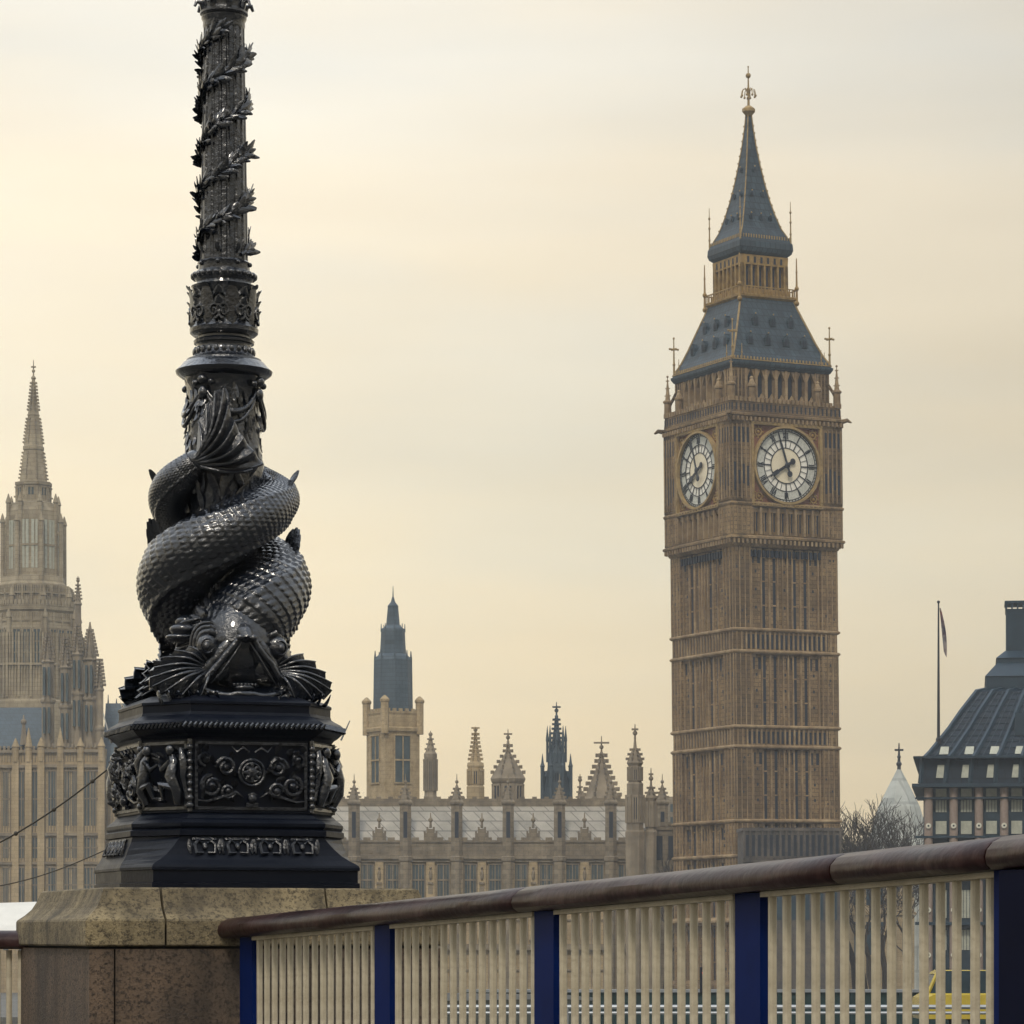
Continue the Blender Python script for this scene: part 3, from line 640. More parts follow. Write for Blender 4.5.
v = MB(); v.octo([(2.2, zz(713)), (2.18, zz(690)), (2.1, zz(664)), (2.1, zz(660)), (1.9, zz(657)), (1.5, zz(654)), (1.42, zz(645)), (1.35, zz(631)), (1.3, zz(629)), (1.0, zz(627)), (.78, zz(625)), (.6, zz(608)), (.62, zz(606)), (.25, zz(602)), (.1, zz(597))])
for a in range(8):
    an = PI/8 + a*PI/4
    for (r0, r1, t0, t1) in ((2.35, 2.25, 713, 657),): v.tube([(r0*math.cos(an), r0*math.sin(an), zz(t0)), (r1*math.cos(an), r1*math.sin(an), zz(t1))], .1, 5)
    v.tube([(2.2*math.cos(an), 2.2*math.sin(an), zz(658)), (2.2*math.cos(an), 2.2*math.sin(an), zz(651))], [.14, .05], 5)
    v.tube([(1.45*math.cos(an), 1.45*math.sin(an), zz(632)), (1.45*math.cos(an), 1.45*math.sin(an), zz(624))], [.1, .04], 5)
v.tube([(0, 0, zz(600)), (0, 0, zz(586))], [.1, .03], 5); v.build('spire', M['bslate'], vt)

# palace range in front of it
PY = 350; kp = PY / F
X0, X1 = xat(300, PY), xat(672, PY)
pb = thing('palace_range', 'long grey and cream gothic palace wing with pale tiled roof and pinnacled turrets', 'palace', ((X0+X1)/2, PY, -5.9), 0)
LX = X0 - (X0+X1)/2; RX = -LX
zp = lambda py: zat(py, PY) + 5.9
xp = lambda px: xat(px, PY) - (X0+X1)/2
b = MB(); b.box(LX, RX, 0, 14, 0, zp(862)); b.build('wall', M['pstone'], pb)
b = MB(); b.box(LX - .05, RX, -.35, 1, zp(862), zp(842)); b.box(LX, RX, -.55, .6, zp(859), zp(855)); b.box(LX, RX, -.48, .5, zp(842.5), zp(840.5)); b.box(LX, RX, -.5, .6, zp(903), zp(899)); b.box(LX, RX, -.5, .6, zp(950), zp(944))
nb = int((RX - LX) / 1.3)
for i in range(nb): x = LX + .3 + i*1.3; b.box(x, x + .75, -.42, .1, zp(841), zp(837.5))
for i in range(int((RX-LX)/.9)): x = LX + .2 + i*.9; b.box(x, x + .35, -.40, -.3, zp(853), zp(845))
for i in range(int((RX-LX)/.33)): x = LX + .1 + i*.33; b.box(x, x + .08, -.13, .02, zp(898), zp(863))
b.build('parapet', M['pgrey'], pb)
b = MB(); b.loft([[(LX, .6, zp(840)), (RX - .5, .6, zp(840)), (RX - .5, 4.4, zp(803)), (LX, 4.4, zp(803))], [(LX, 13, zp(840)), (RX - .5, 13, zp(840)), (RX - .5, 9, zp(803)), (LX, 9, zp(803))]])
b.build('roof', M['proof'], pb)
b = MB(); b.box(LX, RX - .6, 4.2, 5.2, zp(806), zp(797))
for i in range(nb): x = LX + .2 + i*1.3; b.box(x, x + .5, 4.15, 4.4, zp(797), zp(795))
b.build('ridge_cresting', M['pgrey'], pb)
wn = MB(); wn.box(-.62, .62, -.06, .1, zp(899), zp(864)); wn2 = MB(); wn2.box(-.62, .62, -.06, .1, zp(944), zp(905)); wn2.box(-.62, .62, -.06, .1, zp(944) - .6, zp(905) - 3)
wf = MB()
for x in (-.72, -.04, .62): wf.box(x, x + .1, -.2, .05, zp(995), zp(863))
for py in (864, 880, 920, 970): wf.box(-.72, .72, -.17, .05, zp(py) - .08, zp(py) + .08)
st = MB(); st.box(-.45, .45, -.32, 0, zp(940), zp(861)); sj = MB(); sj.sph((0, -.42, zp(875)), .2, .14, .55, 8, 6); sj.sph((0, -.45, zp(868)), .14, nu=6, nv=5); sj.box(-.28, .28, -.5, -.3, zp(884), zp(882)); sj.box(-.25, .25, -.36, -.3, zp(894), zp(886))
pil = MB(); pil.box(-.62, .62, -.6, 0, 0, zp(863)); pil.box(-.5, .5, -.72, -.55, 0, zp(880))
tur = MB(); 
tur.octo([(.62, 0), (.62, zp(862)), (.72, zp(861)), (.72, zp(857)), (.6, zp(856)), (.6, zp(806)), (.75, zp(804)), (.75, zp(802)), (.6, zp(800)), (.1, zp(785))], (0, -.35)); tur.tube([(0, -.35, zp(787)), (0, -.35, zp(774))], [.09, .03], 5); tur.sph((0, -.35, zp(782)), .2, nu=6, nv=4)
for py in (798, 794, 790):
    h = .6 * (1 - (800-py)/15.)
    for q in range(4): a = PI/8 + q*PI/2; tur.box(-.05, .22, -.08, .08, 0, .22, Matrix.Translation((h*1.1*math.cos(a), -.35 + h*1.1*math.sin(a), zp(py))) @ Matrix.Rotation(a, 4, 'Z'))
tdk = MB(); tdk.box(-.2, .2, -.98, -.94, zp(838), zp(812)); 
gab = MB(); gab.box(-.72, .72, -.3, .3, zp(841), zp(833)); gab.box(-.42, .42, -.3, .3, zp(833), zp(829)); gab.tube([(0, 0, zp(828)), (0, 0, zp(813))], [.16, .05], 5); gab.sph((0, 0, zp(820)), .26, nu=6, nv=5)
for x in (-.63, .63, -.34, .34): gab.box(x-.1, x+.1, -.28, .28, zp(833.5), zp(831) if abs(x) > .5 else zp(827))
first = {}
def put(key, mb, m, x, sub=None):
    if key not in first:
        o = mb.build(key, m, pb); first[key] = (o, [])
        if sub:
            for (nm_, mb2, m2) in sub: first[key][1].append(mb2.build(nm_, m2, o))
        o.location = (x, 0, 0)
    else:
        src, subs = first[key]; o = cp(src, pb, (x, 0, 0))
        for s_ in subs: cp(s_, o)
for i in range(8):
    px = 300 + 3 + 51.3 * i
    if px < 670: put('turret', tur, M['pgrey'], xp(px), [('niche', tdk, M['dark'])]); 
    if px + 25 < 665:
        put('crested_gable', gab, M['pgrey'], xp(px + 25)); put('statue_pier', st, M['pstone'], xp(px + 25), [('statue', sj, M['pgrey'])])
        put('window', wn, M['glassv'], xp(px + 13), [('frame', wf, M['tstone'])]); put('window', wn, M['glassv'], xp(px + 38), [('frame', wf, M['tstone'])])
    put('buttress', pil, M['pstone'], xp(px + .5))

# low buildings and wall between palace and clock tower
lb = thing('lodge', 'small grey stone lodge wedged between the palace wing and the clock tower', 'building', (xat(664, 345), 344, -5.9), 0)
b = MB(); b.box(-1.9, 1.6, 0, 8, 0, zat(826, 344)+5.9); b.box(-2.0, 1.7, -.15, 8, zat(830, 344)+5.9, zat(827, 344)+5.9)
for i in range(5): b.box(-1.9 + i*.75, -1.5 + i*.75, -.1, .2, zat(826, 344)+5.9, zat(822, 344)+5.9)
b.build('wall', M['pgrey'], lb)
b = MB(); b.box(-1.0, -.2, -.03, .05, zat(860, 344)+5.9, zat(836, 344)+5.9); b.box(.4, 1.1, -.03, .05, zat(860, 344)+5.9, zat(836, 344)+5.9); split(b, 'window', M['dark'], lb)
fb2 = thing('office_block', 'distant pale office block with flat roof seen just left of the clock tower', 'building', (xat(662, 470), 470, -5.9), 0)
b = MB(); zo = lambda py: zat(py, 470) + 5.9
b.box(-2.2, 6, 0, 12, 0, zo(800)); b.box(-1.0, 5, .5, 8, zo(800), zo(796.5)); b.build('wall', M['pgrey'], fb2)
b = MB()
for i in range(4):
    for j in range(3): b.box(-1.8 + i*1.0, -1.2 + i*1.0, -.04, .05, zo(812 + j*13), zo(804 + j*13))
split(b, 'window', M['glassv'], fb2)
# low ribbed block added to stand for the tower's own dark right foot
sb = thing('tower_foot_block', 'low ribbed block added in place of the dark right foot of the clock tower', 'building', (xat(790, 318), 318, -5.9), R(2))
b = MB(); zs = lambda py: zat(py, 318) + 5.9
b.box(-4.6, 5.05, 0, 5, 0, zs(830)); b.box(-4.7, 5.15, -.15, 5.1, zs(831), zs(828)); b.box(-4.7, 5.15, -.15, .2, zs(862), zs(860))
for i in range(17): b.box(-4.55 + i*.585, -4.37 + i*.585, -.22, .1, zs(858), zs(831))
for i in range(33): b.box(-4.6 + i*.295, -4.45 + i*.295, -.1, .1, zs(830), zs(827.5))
b.build('wall', M['footblk'], sb)  # body and ribs of the added foot block
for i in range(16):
    q = MB(); q.box(-4.55 + i*.585 + .24, -4.55 + i*.585 + .52, -.04, .06, zs(856), zs(835)); q.build('window', M['dark'], sb)  # dark panels between the ribs of the added block
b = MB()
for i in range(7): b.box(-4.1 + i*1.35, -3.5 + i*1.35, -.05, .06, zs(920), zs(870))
split(b, 'window', M['glass'], sb)  # glass panels of the added foot block

# ------------------------------------------------------------------ central spire and left wing
CY = 476; kc = CY / F
ct = gothic('central_tower', 'grey stone octagonal lantern tower with tall needle spire at far left', 'tower', 33.5, CY,
   [(376, 1.2), (378, 2.6), (380, 1.5), (398, 3.2), (414, 5.2), (415, 6), (417, 5.4), (446, 9), (447, 10), (450, 10), (451, 9.2), (482, 13), (483, 17.5), (486, 17.5), (487, 16), (503, 17), (504, 20), (508, 21), (512, 23), (577, 24.5), (578, 30), (584, 31), (586, 33), (606, 37), (608, 42), (613, 42), (615, 40), (640, 44), (702, 47), (704, 49), (708, 49), (800, 49)],
   M['cstone'], [(382, 412, 9), (418, 445, 8), (452, 481, 8), (484, 503, 2)], [(488, 502, .4), (588, 600, .3), (632, 700, .8, 3)], (360, 377, .35), cs=.42, wmat=M['glassv'])
b = MB(); bl = MB()
for q in range(8):
    a = 2*PI*q/8; r = 24*kc; side = 2*r*math.tan(PI/8); T = Matrix.Rotation(a, 4, 'Z')
    for s_ in (-.24, .24):
        bl.box(r - .3, r + .05, (s_-.17)*side, (s_-.03)*side, zat(573, CY)+5.9, zat(522, CY)+5.9, T); bl.box(r - .3, r + .05, (s_+.03)*side, (s_+.17)*side, zat(573, CY)+5.9, zat(522, CY)+5.9, T)
        b.box(r - .1, r + .14, (s_-.19)*side, (s_+.19)*side, zat(548, CY)+5.9, zat(546, CY)+5.9, T)
    an = PI/8 + q*PI/4
    for (rr_, t0, t1) in ((31.5, 590, 515), (25.5, 580, 495), (41, 640, 590), (38, 640, 602), (47, 720, 612)):
        rr_ *= kc; x, y = rr_*math.cos(an), rr_*math.sin(an)
        b.octo([(.33, zat(t0, CY)+5.9), (.3, zat(t1+10, CY)+5.9), (.42, zat(t1+9, CY)+5.9), (.06, zat(t1, CY)+5.9)], (x, y))
        b.tube([(x, y, zat(t1+24, CY)+5.9), (x*.74, y*.74, zat(t1+13, CY)+5.9)], .16, 5)

for q in range(8):                                             # ribs and blind arcading on the lower octagon
    a = 2*PI*q/8; T = Matrix.Rotation(a, 4, 'Z')
    for (t0, t1, hw_) in ((700, 636, 46.5), (632, 616, 40.5), (604, 588, 35.5)):
        r = hw_*kc; side = 2*r*math.tan(PI/8); n_ = 13
        for i in range(n_ + 1):
            y = -side/2 + side*i/n_; w_ = .16 if i % 4 == 0 else .07
            b.box(r - .8, r + (.32 if i % 4 == 0 else .16), y - w_, y + w_, zat(t0, CY)+5.9, zat(t1, CY)+5.9, T)
        b.box(r - .8, r + .3, -side/2, side/2, zat((t0+t1)/2, CY)+5.8, zat((t0+t1)/2, CY)+6.1, T)
    for i in range(9):
        r = 42*kc; side = 2*r*math.tan(PI/8); y = -side/2 + side*(i + .5)/9; b.box(r - .3, r + .1, y - .2, y + .2, zat(609, CY)+5.9, zat(603.5, CY)+5.9, T)
b.build('carved_trim', M['cstone'], ct); split(bl, 'lantern_sky_pane', M['blind'], ct)  # pale panes: sky light seen through the lantern, put into the colour

LYY = 425
lw = thing('palace_wing', 'tall hazy stone palace wing with tiers of tall windows and pinnacled turrets at lower left', 'palace', (xat(20, LYY), LYY, -5.9), 0)
zl = lambda py: zat(py, LYY) + 5.9
xl = lambda px: xat(px, LYY) - xat(20, LYY)
b = MB(); b.box(xl(-60), xl(46), 0, 10, 0, zl(750)); b.box(xl(42), xl(104), -1.2, 8, 0, zl(748)); b.box(xl(104), xl(330), 1.2, 12, 0, zl(790)); b.build('wall', M['pstone'], lw)
b = MB()
for py, t in ((750, 3), (765, 3), (833, 3), (862, 2.5), (905, 3)):
    b.box(xl(-60), xl(42), -.35, .2, zl(py + t), zl(py)); b.box(xl(42) - .2, xl(104) + .3, -1.6, -1.0, zl(py + t), zl(py)); b.box(xl(104), xl(330), .85, 1.4, zl(py + t + 25), zl(py + 25))
for i in range(26): x = xl(-60) + i*.55*1.0; b.box(x, x + .3, -.3, 0, zl(750), zl(746)) if x < xl(42) else None
for i in range(16): x = xl(42) + i*.5; b.box(x, x + .28, -1.5, -1.2, zl(748), zl(744))
for (xa, xe, y0) in ((-60, 42, 0), (43, 104, -1.2), (105, 330, 1.2)):
    n_ = int((xl(xe) - xl(xa))/.36)
    for i in range(n_):
        x = xl(xa) + .1 + i*.36
        for (t0, t1) in ((762, 753), (832, 768), (861, 836), (904, 866)):
            if y0 > 0: t0, t1 = t0 + 25, t1 + 25
            b.box(x, x + .09, y0 - .13, y0 + .05, zl(t0), zl(t1))
b.build('string_course_moulding', M['tstone'], lw)
b = MB()
for px in (-4, 16, 29, 41, 43, 62, 82, 103):
    y0 = -1.2 if px > 42 else 0
    b = MB(); b.box(xl(px) - .42, xl(px) + .42, y0 - .55, y0, 0, zl(760)); b.octo([(.4, zl(762)), (.4, zl(748)), (.5, zl(747)), (.05, zl(738 if px not in (29, 62) else 728))], (xl(px), y0 - .3)); b.build('buttress', M['pstone'], lw)
wtop = [(772, 826), (838, 858), (868, 902), (912, 950)]
wmb = MB(); wmf = MB()
WL = []
for (a_, b_) in wtop:
    wmb = MB(); wmf = MB(); WL.append([wmb, wmf, None, None])
    for s_ in (-.34, .04): wmb.box(s_, s_ + .28, -.05, .05, zl(b_), zl(a_))
    wmf.box(-.55, .55, -.16, .02, zl(a_), zl(a_ - 1.5)); wmf.box(-.05, .05, -.14, .02, zl(b_), zl(a_)); wmf.box(-.5, .5, -.12, .02, zl((a_+b_)/2 + .6), zl((a_+b_)/2 - .6))
fw = None
for px in (-14, 6, 22, 35, 52, 57, 68, 76, 88, 95, 118, 134, 150, 166, 182, 198, 214, 230, 246, 262, 278, 294):
    y0 = -1.2 if 43 < px < 104 else (1.2 if px > 104 else 0)
    for r4 in WL:
        if r4[2] is None: r4[2] = r4[0].build('window', M['glassv'], lw); r4[3] = r4[1].build('frame', M['tstone'], r4[2]); o = r4[2]
        else: o = cp(r4[2], lw); cp(r4[3], o)
        o.location = (xl(px), y0, 0)
# blue mansard between the towers
b = MB(); b.loft([[(xl(-10), -.1, zl(748)), (xl(43), -.1, zl(748)), (xl(41), 3, zl(706)), (xl(-8), 3, zl(706))], [(xl(-10), 6, zl(748)), (xl(43), 6, zl(748)), (xl(41), 5, zl(706)), (xl(-8), 5, zl(706))]])
b.loft([[(xl(100), 2, zl(768)), (xl(200), 2, zl(768)), (xl(196), 6, zl(700)), (xl(100), 6, zl(700))], [(xl(100), 10, zl(768)), (xl(200), 10, zl(768)), (xl(196), 8, zl(700)), (xl(100), 8, zl(700))]])
for i in range(9): x = xl(102) + i*1.1; b.tube([(x, 6.5, zl(701)), (x, 6.5, zl(691 + (i % 2)*4))], [.12, .04], 4)
split(b, 'roof', M['bslate'], lw)[0]
b = MB(); b.tube([(xl(24), -.3, zl(745)), (xl(24), -.3, zl(715))], [.5, .08], 6); b.sph((xl(24), -.3, zl(722)), .4, nu=6, nv=5); b.build('gable_finial', M['tstone'], lw)
b = MB()
for px, top, r_ in ((48, 662, 6), (66, 668, 5.5), (90, 660, 7), (78, 655, 5), (100, 690, 4)):
    b = MB(); k_ = LYY/F; c = (xl(px), -.6 + (px % 7)*.1)
    b.octo([(r_*k_, zl(750)), (r_*k_, zl(top+42)), (r_*k_*1.2, zl(top+40)), (r_*k_*1.2, zl(top+38)), (r_*k_*.92, zl(top+36)), (r_*k_*.9, zl(top+2)), (r_*k_*1.15, zl(top)), (r_*k_*.9, zl(top - 2)), (.08, zl(top-38 if px == 90 else top - 28))], c)
    for i in range(8):
        t = (i + .5)/8; zz_ = zl(top-2) + (zl(top-30) - zl(top-2))*t; h = r_*k_*.92*(1 - t*.95)
        for q in range(8): a = PI/8 + q*PI/4; b.box(0, .4, -.1, .1, 0, .34, Matrix.Translation((c[0]+h*math.cos(a), c[1]+h*math.sin(a), zz_)) @ Matrix.Rotation(a, 4, 'Z'))
    b.build('turret', M['tstone'], lw)
b = MB()
for px, top in ((48, 662), (66, 668), (90, 660), (78, 655)):
    for dx in (-2.4, 2.4): b.box(xl(px+dx) - .14, xl(px+dx) + .14, -.6 - .95, -.6, zl(top + 34), zl(top + 6)); b.box(xl(px+dx) - .14, xl(px+dx) + .14, -.6 - .95, -.6, zl(top + 72), zl(top + 46))
split(b, 'turret_opening', M['glassv'], lw)
gothic('pinnacle', 'slender needle pinnacle right of the needle spire tower', 'pinnacle', 78, 440,
       [(582, .5), (602, 3), (604, 4), (606, 3), (650, 3.4), (652, 4.2), (700, 4.5)], M['tstone'], [(584, 601, 5)], [], (576, 583, .2), cs=.35)

# ------------------------------------------------------------------ modern block with bronze roof
BY = 262; kb = BY / F
XL_, XR_ = xat(919, BY), xat(919, BY) + 26
ph = thing('office_building', 'modern office block with dark bronze ribbed roof, square chimney and pale stone columns', 'building', (XL_, BY, -5.9), R(-8))
zb = lambda py, d=0: zat(py, BY + d) + 5.9
xb = lambda px, d=0: (xat(px, BY + d) - XL_)*.99 - d*.139
D = 26.0; WW = 26.0
b = MB(); b.box(.35, WW - .35, .6, D, 0, zb(786)); b.build('wall', M['bronzef'], ph)
def rr4(i, z): return [(i, i, z), (WW - i, i, z), (WW - i, D - i, z), (i, D - i, z)]
RP = [(0.1, zb(784)), (.28, zb(760)), (.85, zb(753.5, 1)), (2.4, zb(729, 2)), (3.35, zb(712, 3)), (4.6, zb(692, 4)), (5.6, zb(689, 5))]
b = MB(); b.loft([rr4(i, z) for i, z in RP]); b.build('roof', M['bronze'], ph)
b = MB()
def rp_at(z):
    for (i0, z0), (i1, z1) in zip(RP, RP[1:]):
        if z0 <= z <= z1: return i0 + (i1-i0)*(z-z0)/(z1-z0)
    return RP[-1][0]
nr = 13
for k in range(nr + 1):
    x0 = .1 + (WW - .2) * k / nr; fr_ = k / nr
    pts = []
    for i, z in RP: xx = i + (WW - 2*i)*fr_; pts.append((xx, i - .05, z + .05))
    b.tube(pts, [.2]*6 + [.12], 5)
    pts = [(i - .05, i + (D - 2*i)*fr_, z + .05) for i, z in RP]; b.tube(pts, .12, 5)
    for h_ in (.33, .66):
        pts = [(i + (WW - 2*i)*min(1, fr_ + h_/nr), i - .02, z + .03) for i, z in RP[1:]]; b.tube(pts, .05, 4)
b.build('roof_ribs', M['bronzef'], ph)
b = MB()
b.box(-.55, WW + .55, -.75, D, zb(787.5), zb(784)); b.box(-.45, WW + .45, -.45, .5, zb(758.6), zb(756.4)); b.box(-.3, WW, -.3, .6, zb(799), zb(797.5)); b.box(-.3, WW, -.25, .6, zb(838), zb(836)); b.box(-.3, WW, -.25, .6, zb(880), zb(877)); b.box(-.3, WW, -.25, .6, zb(925), zb(922))
b.box(-.45, .5, -.45, D, zb(758.6), zb(756.4))
b.build('ledge', M['bronzef'], ph)
b = MB()
dA, dB, dC = 5.4, 6.4, 7.4
def blk(x0, x1, y0, y1, z0, z1): b.box(x0, x1, y0, y1, z0, z1)
blk(xb(986, dA), xb(986, dA) + 7, dA, 20, zb(697, dA), zb(677, dA))
b.loft([rl4 for rl4 in ([(xb(985, dA), dA - .1, zb(677, dA)), (xb(985, dA) + 7.2, dA - .1, zb(677, dA)), (xb(985, dA) + 7.2, 20, zb(677, dA)), (xb(985, dA), 20, zb(677, dA))], [(xb(997, dB), dB, zb(664, dB)), (xb(997, dB) + 5.6, dB, zb(664, dB)), (xb(997, dB) + 5.6, 19, zb(664, dB)), (xb(997, dB), 19, zb(664, dB))])])
blk(xb(997, dB), xb(997, dB) + 5.6, dB, 19, zb(664, dB), zb(659, dB))
b.loft([[(xb(996, dB), dB - .1, zb(659, dB)), (xb(996, dB) + 5.7, dB - .1, zb(659, dB)), (xb(996, dB) + 5.7, 19, zb(659, dB)), (xb(996, dB), 19, zb(659, dB))], [(xb(1005, dC), dC, zb(652, dC)), (xb(1005, dC) + 4, dC, zb(652, dC)), (xb(1005, dC) + 4, 17, zb(652, dC)), (xb(1005, dC), 17, zb(652, dC))]])
cx0 = xb(1006, dC); cx1 = cx0 + 3.2
blk(cx0, cx1, dC + .1, 11, zb(652, dC), zb(611, dC)); blk(cx0 - .12, cx1 + .12, dC, 11.1, zb(604.5, dC), zb(602, dC)); blk(cx0 - .05, cx1 + .05, dC + .05, 11.05, zb(612, dC), zb(610, dC))
for i in range(8): x = cx0 - .05 + i*(cx1 - cx0)/7; b.box(x, x + .14, dC + .02, dC + .16, zb(610, dC), zb(604.5, dC))
for y in (8.6, 9.8, 10.9): b.box(cx0 - .05, cx0 + .09, y, y + .15, zb(610, dC), zb(604.5, dC))
for i in range(5): x = cx0 + .35 + i*.65; b.box(x, x+.07, dC + .04, dC + .12, zb(650, dC), zb(612, dC))
b.build('chimney', M['bronzef'], ph)
cl = MB(); cl.lathe([(.34, 0), (.34, zb(788))], 12); dc = MB(); 
for py in (826, 910, 955, 870): 
    dc.lathe([(.22, 0), (.22, .12)], 14, M=Matrix.Translation((0, -.42 + .06, zb(py))) @ Matrix.Rotation(PI/2, 4, 'X'))
dk = MB()
for py in (826, 910, 955, 870): dk.lathe([(.08, 0), (.08, .16)], 8, M=Matrix.Translation((0, -.34, zb(py))) @ Matrix.Rotation(PI/2, 4, 'X'))
WI = []
for (a_, b_) in ((788.5, 796.5), (800, 812), (821, 834), (846, 862), (868, 876), (890, 918), (930, 950)):
    wi = MB(); wi.box(-.45, .45, -.03, .08, zb(b_), zb(a_)); wq = MB()
    for x in (-.47, -.25, 0, .25, .43) if b_ - a_ > 11 and a_ != 821 else (-.47, .43): wq.box(x - .0, x + .04, -.07, -.02, zb(b_), zb(a_))
    WI.append([wi, wq, None, None])
at_ = MB()
c0 = None
for i in range(13):
    x = xb(928.5) + i * 2.0
    if c0 is None:
        c0 = cl.build('column', M['pcol'], ph, 40); d0 = dc.build('disc', M['disc'], c0); k0 = dk.build('bolt', M['hand'], c0); c = c0
    else:
        c = cp(c0, ph); cp(d0, c); cp(k0, c)
    c.location = (x, .1, 0)
    for r4 in WI:
        if r4[2] is None: r4[2] = r4[0].build('window', M['blind'], ph); r4[3] = r4[1].build('glazing_bar', M['bronzef'], r4[2]); w_ = r4[2]
        else: w_ = cp(r4[2], ph); cp(r4[3], w_)
        w_.location = (x + 1.0, .58, 0)
    # roof lights in the two attic rows
    for (pa, pb_, sh) in ((778, 765, 0), (754, 746, .25)):
        za, zt = zb(pa), zb(pb_); ia, it = rp_at(za), rp_at(zt); xm = x + .95 + sh
        if xm < WW - 1: at_.loft([[(xm-.36, ia-.10, za), (xm+.36, ia-.10, za), (xm+.42, it-.10, zt), (xm-.22, it-.10, zt)], [(xm-.36, ia+.1, za), (xm+.36, ia+.1, za), (xm+.42, it+.1, zt), (xm-.22, it+.1, zt)]])
split(at_, 'roof_light', M['blind'], ph)
b = MB()
for q in range(1, 12):
    z = RP[1][1] + (RP[-1][1] - RP[1][1])*q/12; i_ = rp_at(z); b.box(i_ + .1, WW - i_ - .1, i_ - .07, i_ + .1, z - .035, z + .035)
b.build('roof_seam', M['bronzef'], ph)
b = MB(); z0, z1 = zb(735), zb(712); i0, i1 = rp_at(z0), rp_at(z1); b.box(xb(1015), xb(1034), i0 - .15, i1 + .4, z0, z1); b.build('roof_hatch', M['bronzef'], ph)
# flagpole on the roof
fx, fz = 938.5, 742
fp = thing('flagpole', 'tall dark flagpole with a limp furled flag on the bronze roof edge', 'flagpole', (xat(fx, BY + 1.2), BY + 1.2, zat(740, BY + 1.2) - .3), 0)
h = zat(602, BY + 1.2) - fp.location.z
b = MB(); b.tube([(0, 0, 0), (0, 0, h)], [.13, .06], 8); b.sph((0, 0, h), .13, nu=8, nv=6); b.lathe([(.22, 0), (.22, .4), (.15, .5)], 8); b.build('pole', M['pole'], fp)
b = MB(); fm = mat('flag_cloth', (.03, .03, .06), .9, .3, .8, col2=(.20, .05, .04), fine=(1.1, .5, (.45, .42, .38)))
rings = []
for i in range(13):
    t = i / 12; z = h - .5 - 3.7 * t; wd = .10 + .26 * math.sin(PI * min(1, t*.9 + .03)) + .12*t; ring_ = []
    for j in range(10):
        a = 2*PI*j/10; ring_.append((.08 + wd/2 * (1 + math.cos(a)) * .85 + .34*t, .12*math.sin(a)*(1 + .5*math.sin(3*a + 4*t)), z - .25*math.cos(a)*t))
    rings.append(ring_)
b.loft(rings); b.build('flag', fm, fp)
# conical lead roof with cross
cn = thing('chapter_house', 'pale grey tent shaped conical roof with cross finial behind bare trees', 'building', (xat(899, 410), 410, -5.9), 0)
zc_ = lambda py: zat(py, 410) + 5.9
b = MB(); b.octo([(32*410/F, 0), (32*410/F, zc_(852)), (33*410/F, zc_(851)), (27*410/F, zc_(833)), (20*410/F, zc_(807)), (12*410/F, zc_(790)), (.15, zc_(768))]); b.build('roof', M['lead'], cn)
b = MB(); b.tube([(0, 0, zc_(771)), (0, 0, zc_(743))], [.28, .07], 6); b.sph((0, 0, zc_(764)), .36, nu=6, nv=5); b.box(-.55, .55, -.08, .08, zc_(751), zc_(749)); b.sph((0, 0, zc_(757)), .25, nu=6, nv=5); b.build('cross_finial', M['hand'], cn)
# cream stone building behind the trees
cbld = thing('stone_building', 'pale cream stone building seen through the railing behind bare trees', 'building', (xat(880, 380), 380, -5.9), 0)
b = MB(); zq = lambda py: zat(py, 380) + 5.9
b.box(-3.6, 4, 0, 10, 0, zq(868)); b.box(-3.8, 4.2, -.3, 10, zq(872), zq(868)); b.box(-3.8, 4.2, -.2, .2, zq(915), zq(912)); b.build('wall', M['pstone'], cbld)
b = MB()
for i in range(5):
    for (p0_, p1_) in ((905, 880), (955, 922)): b.box(-3.0 + i*1.4, -2.4 + i*1.4, -.05, .05, zq(p0_), zq(p1_))
split(b, 'window', M['glass'], cbld)

# ------------------------------------------------------------------ bare trees
def tree(label, px, Y, top, spread, seed, group='bare trees by the river', dens=1.0):
    r_ = random.Random(seed); g0 = -5.9 if Y > 285 else gz(xat(px, Y), Y)
    t = thing('bare_tree', label, 'tree', (xat(px, Y), Y, g0), 0, group)
    H = zat(top, Y) - g0; tk = MB(); br = MB(); cnt = [0]
    def grow(mb, p, d, ln, r0, dep):
        pts = [p]; rad = [r0]; q = p.copy(); dd = d.copy(); n = 4
        for i in range(n):
            dd = (dd + Vector((r_.uniform(-.22, .22), r_.uniform(-.22, .22), r_.uniform(-.05, .16)))).normalized()
            q = q + dd * ln / n; pts.append(q.copy()); rad.append(r0 * (1 - .45*(i+1)/n))
        mb.tube(pts, rad, 6 if dep < 2 else 3)
        if dep >= (5 if dens < 1 else 6) or cnt[0] > 5200: return
        cnt[0] += 1
        kids = 3 if dep < 4 else 3
        for i in range(kids):
            k = r_.randint(2, n) if i else n; base = pts[k]
            ax = Vector((r_.uniform(-1, 1), r_.uniform(-1, 1), r_.uniform(-.35, .75))).normalized()
            nd_ = (dd + ax * (1.05 if dep else 1.3) * spread).normalized()
            grow(br, base, nd_, ln * r_.uniform(.62, .82), max(rad[k] * .62, .038), dep + 1)
    grow(tk, Vector((0, 0, 0)), Vector((0, 0, 1)), H * .36, H * .022, 0)
    tk.build('trunk', M['bark'], t); br.build('crown', M['bark'], t)
    zs_ = max(v[2] for v in br.v); 
    for o in t.children: o.scale = (H/zs_,)*3
    return t
tree('thin bare winter tree standing right against the clock tower', 858, 352, 788, .55, 3)
tree('wide bare winter tree in front of the conical roof', 886, 348, 794, .8, 11)
tree('low dense bare tree touching the modern block', 905, 346, 806, .8, 23)
tree('scrubby bare tree between the clock tower and its wider neighbour', 868, 350, 818, .8, 31)
tree('dense bare tree in front of the left slope of the conical roof', 876, 347, 800, .8, 57)
tree('small bare tree in the gap between the palace turrets and clock tower', 665, 341, 822, .35, 41)

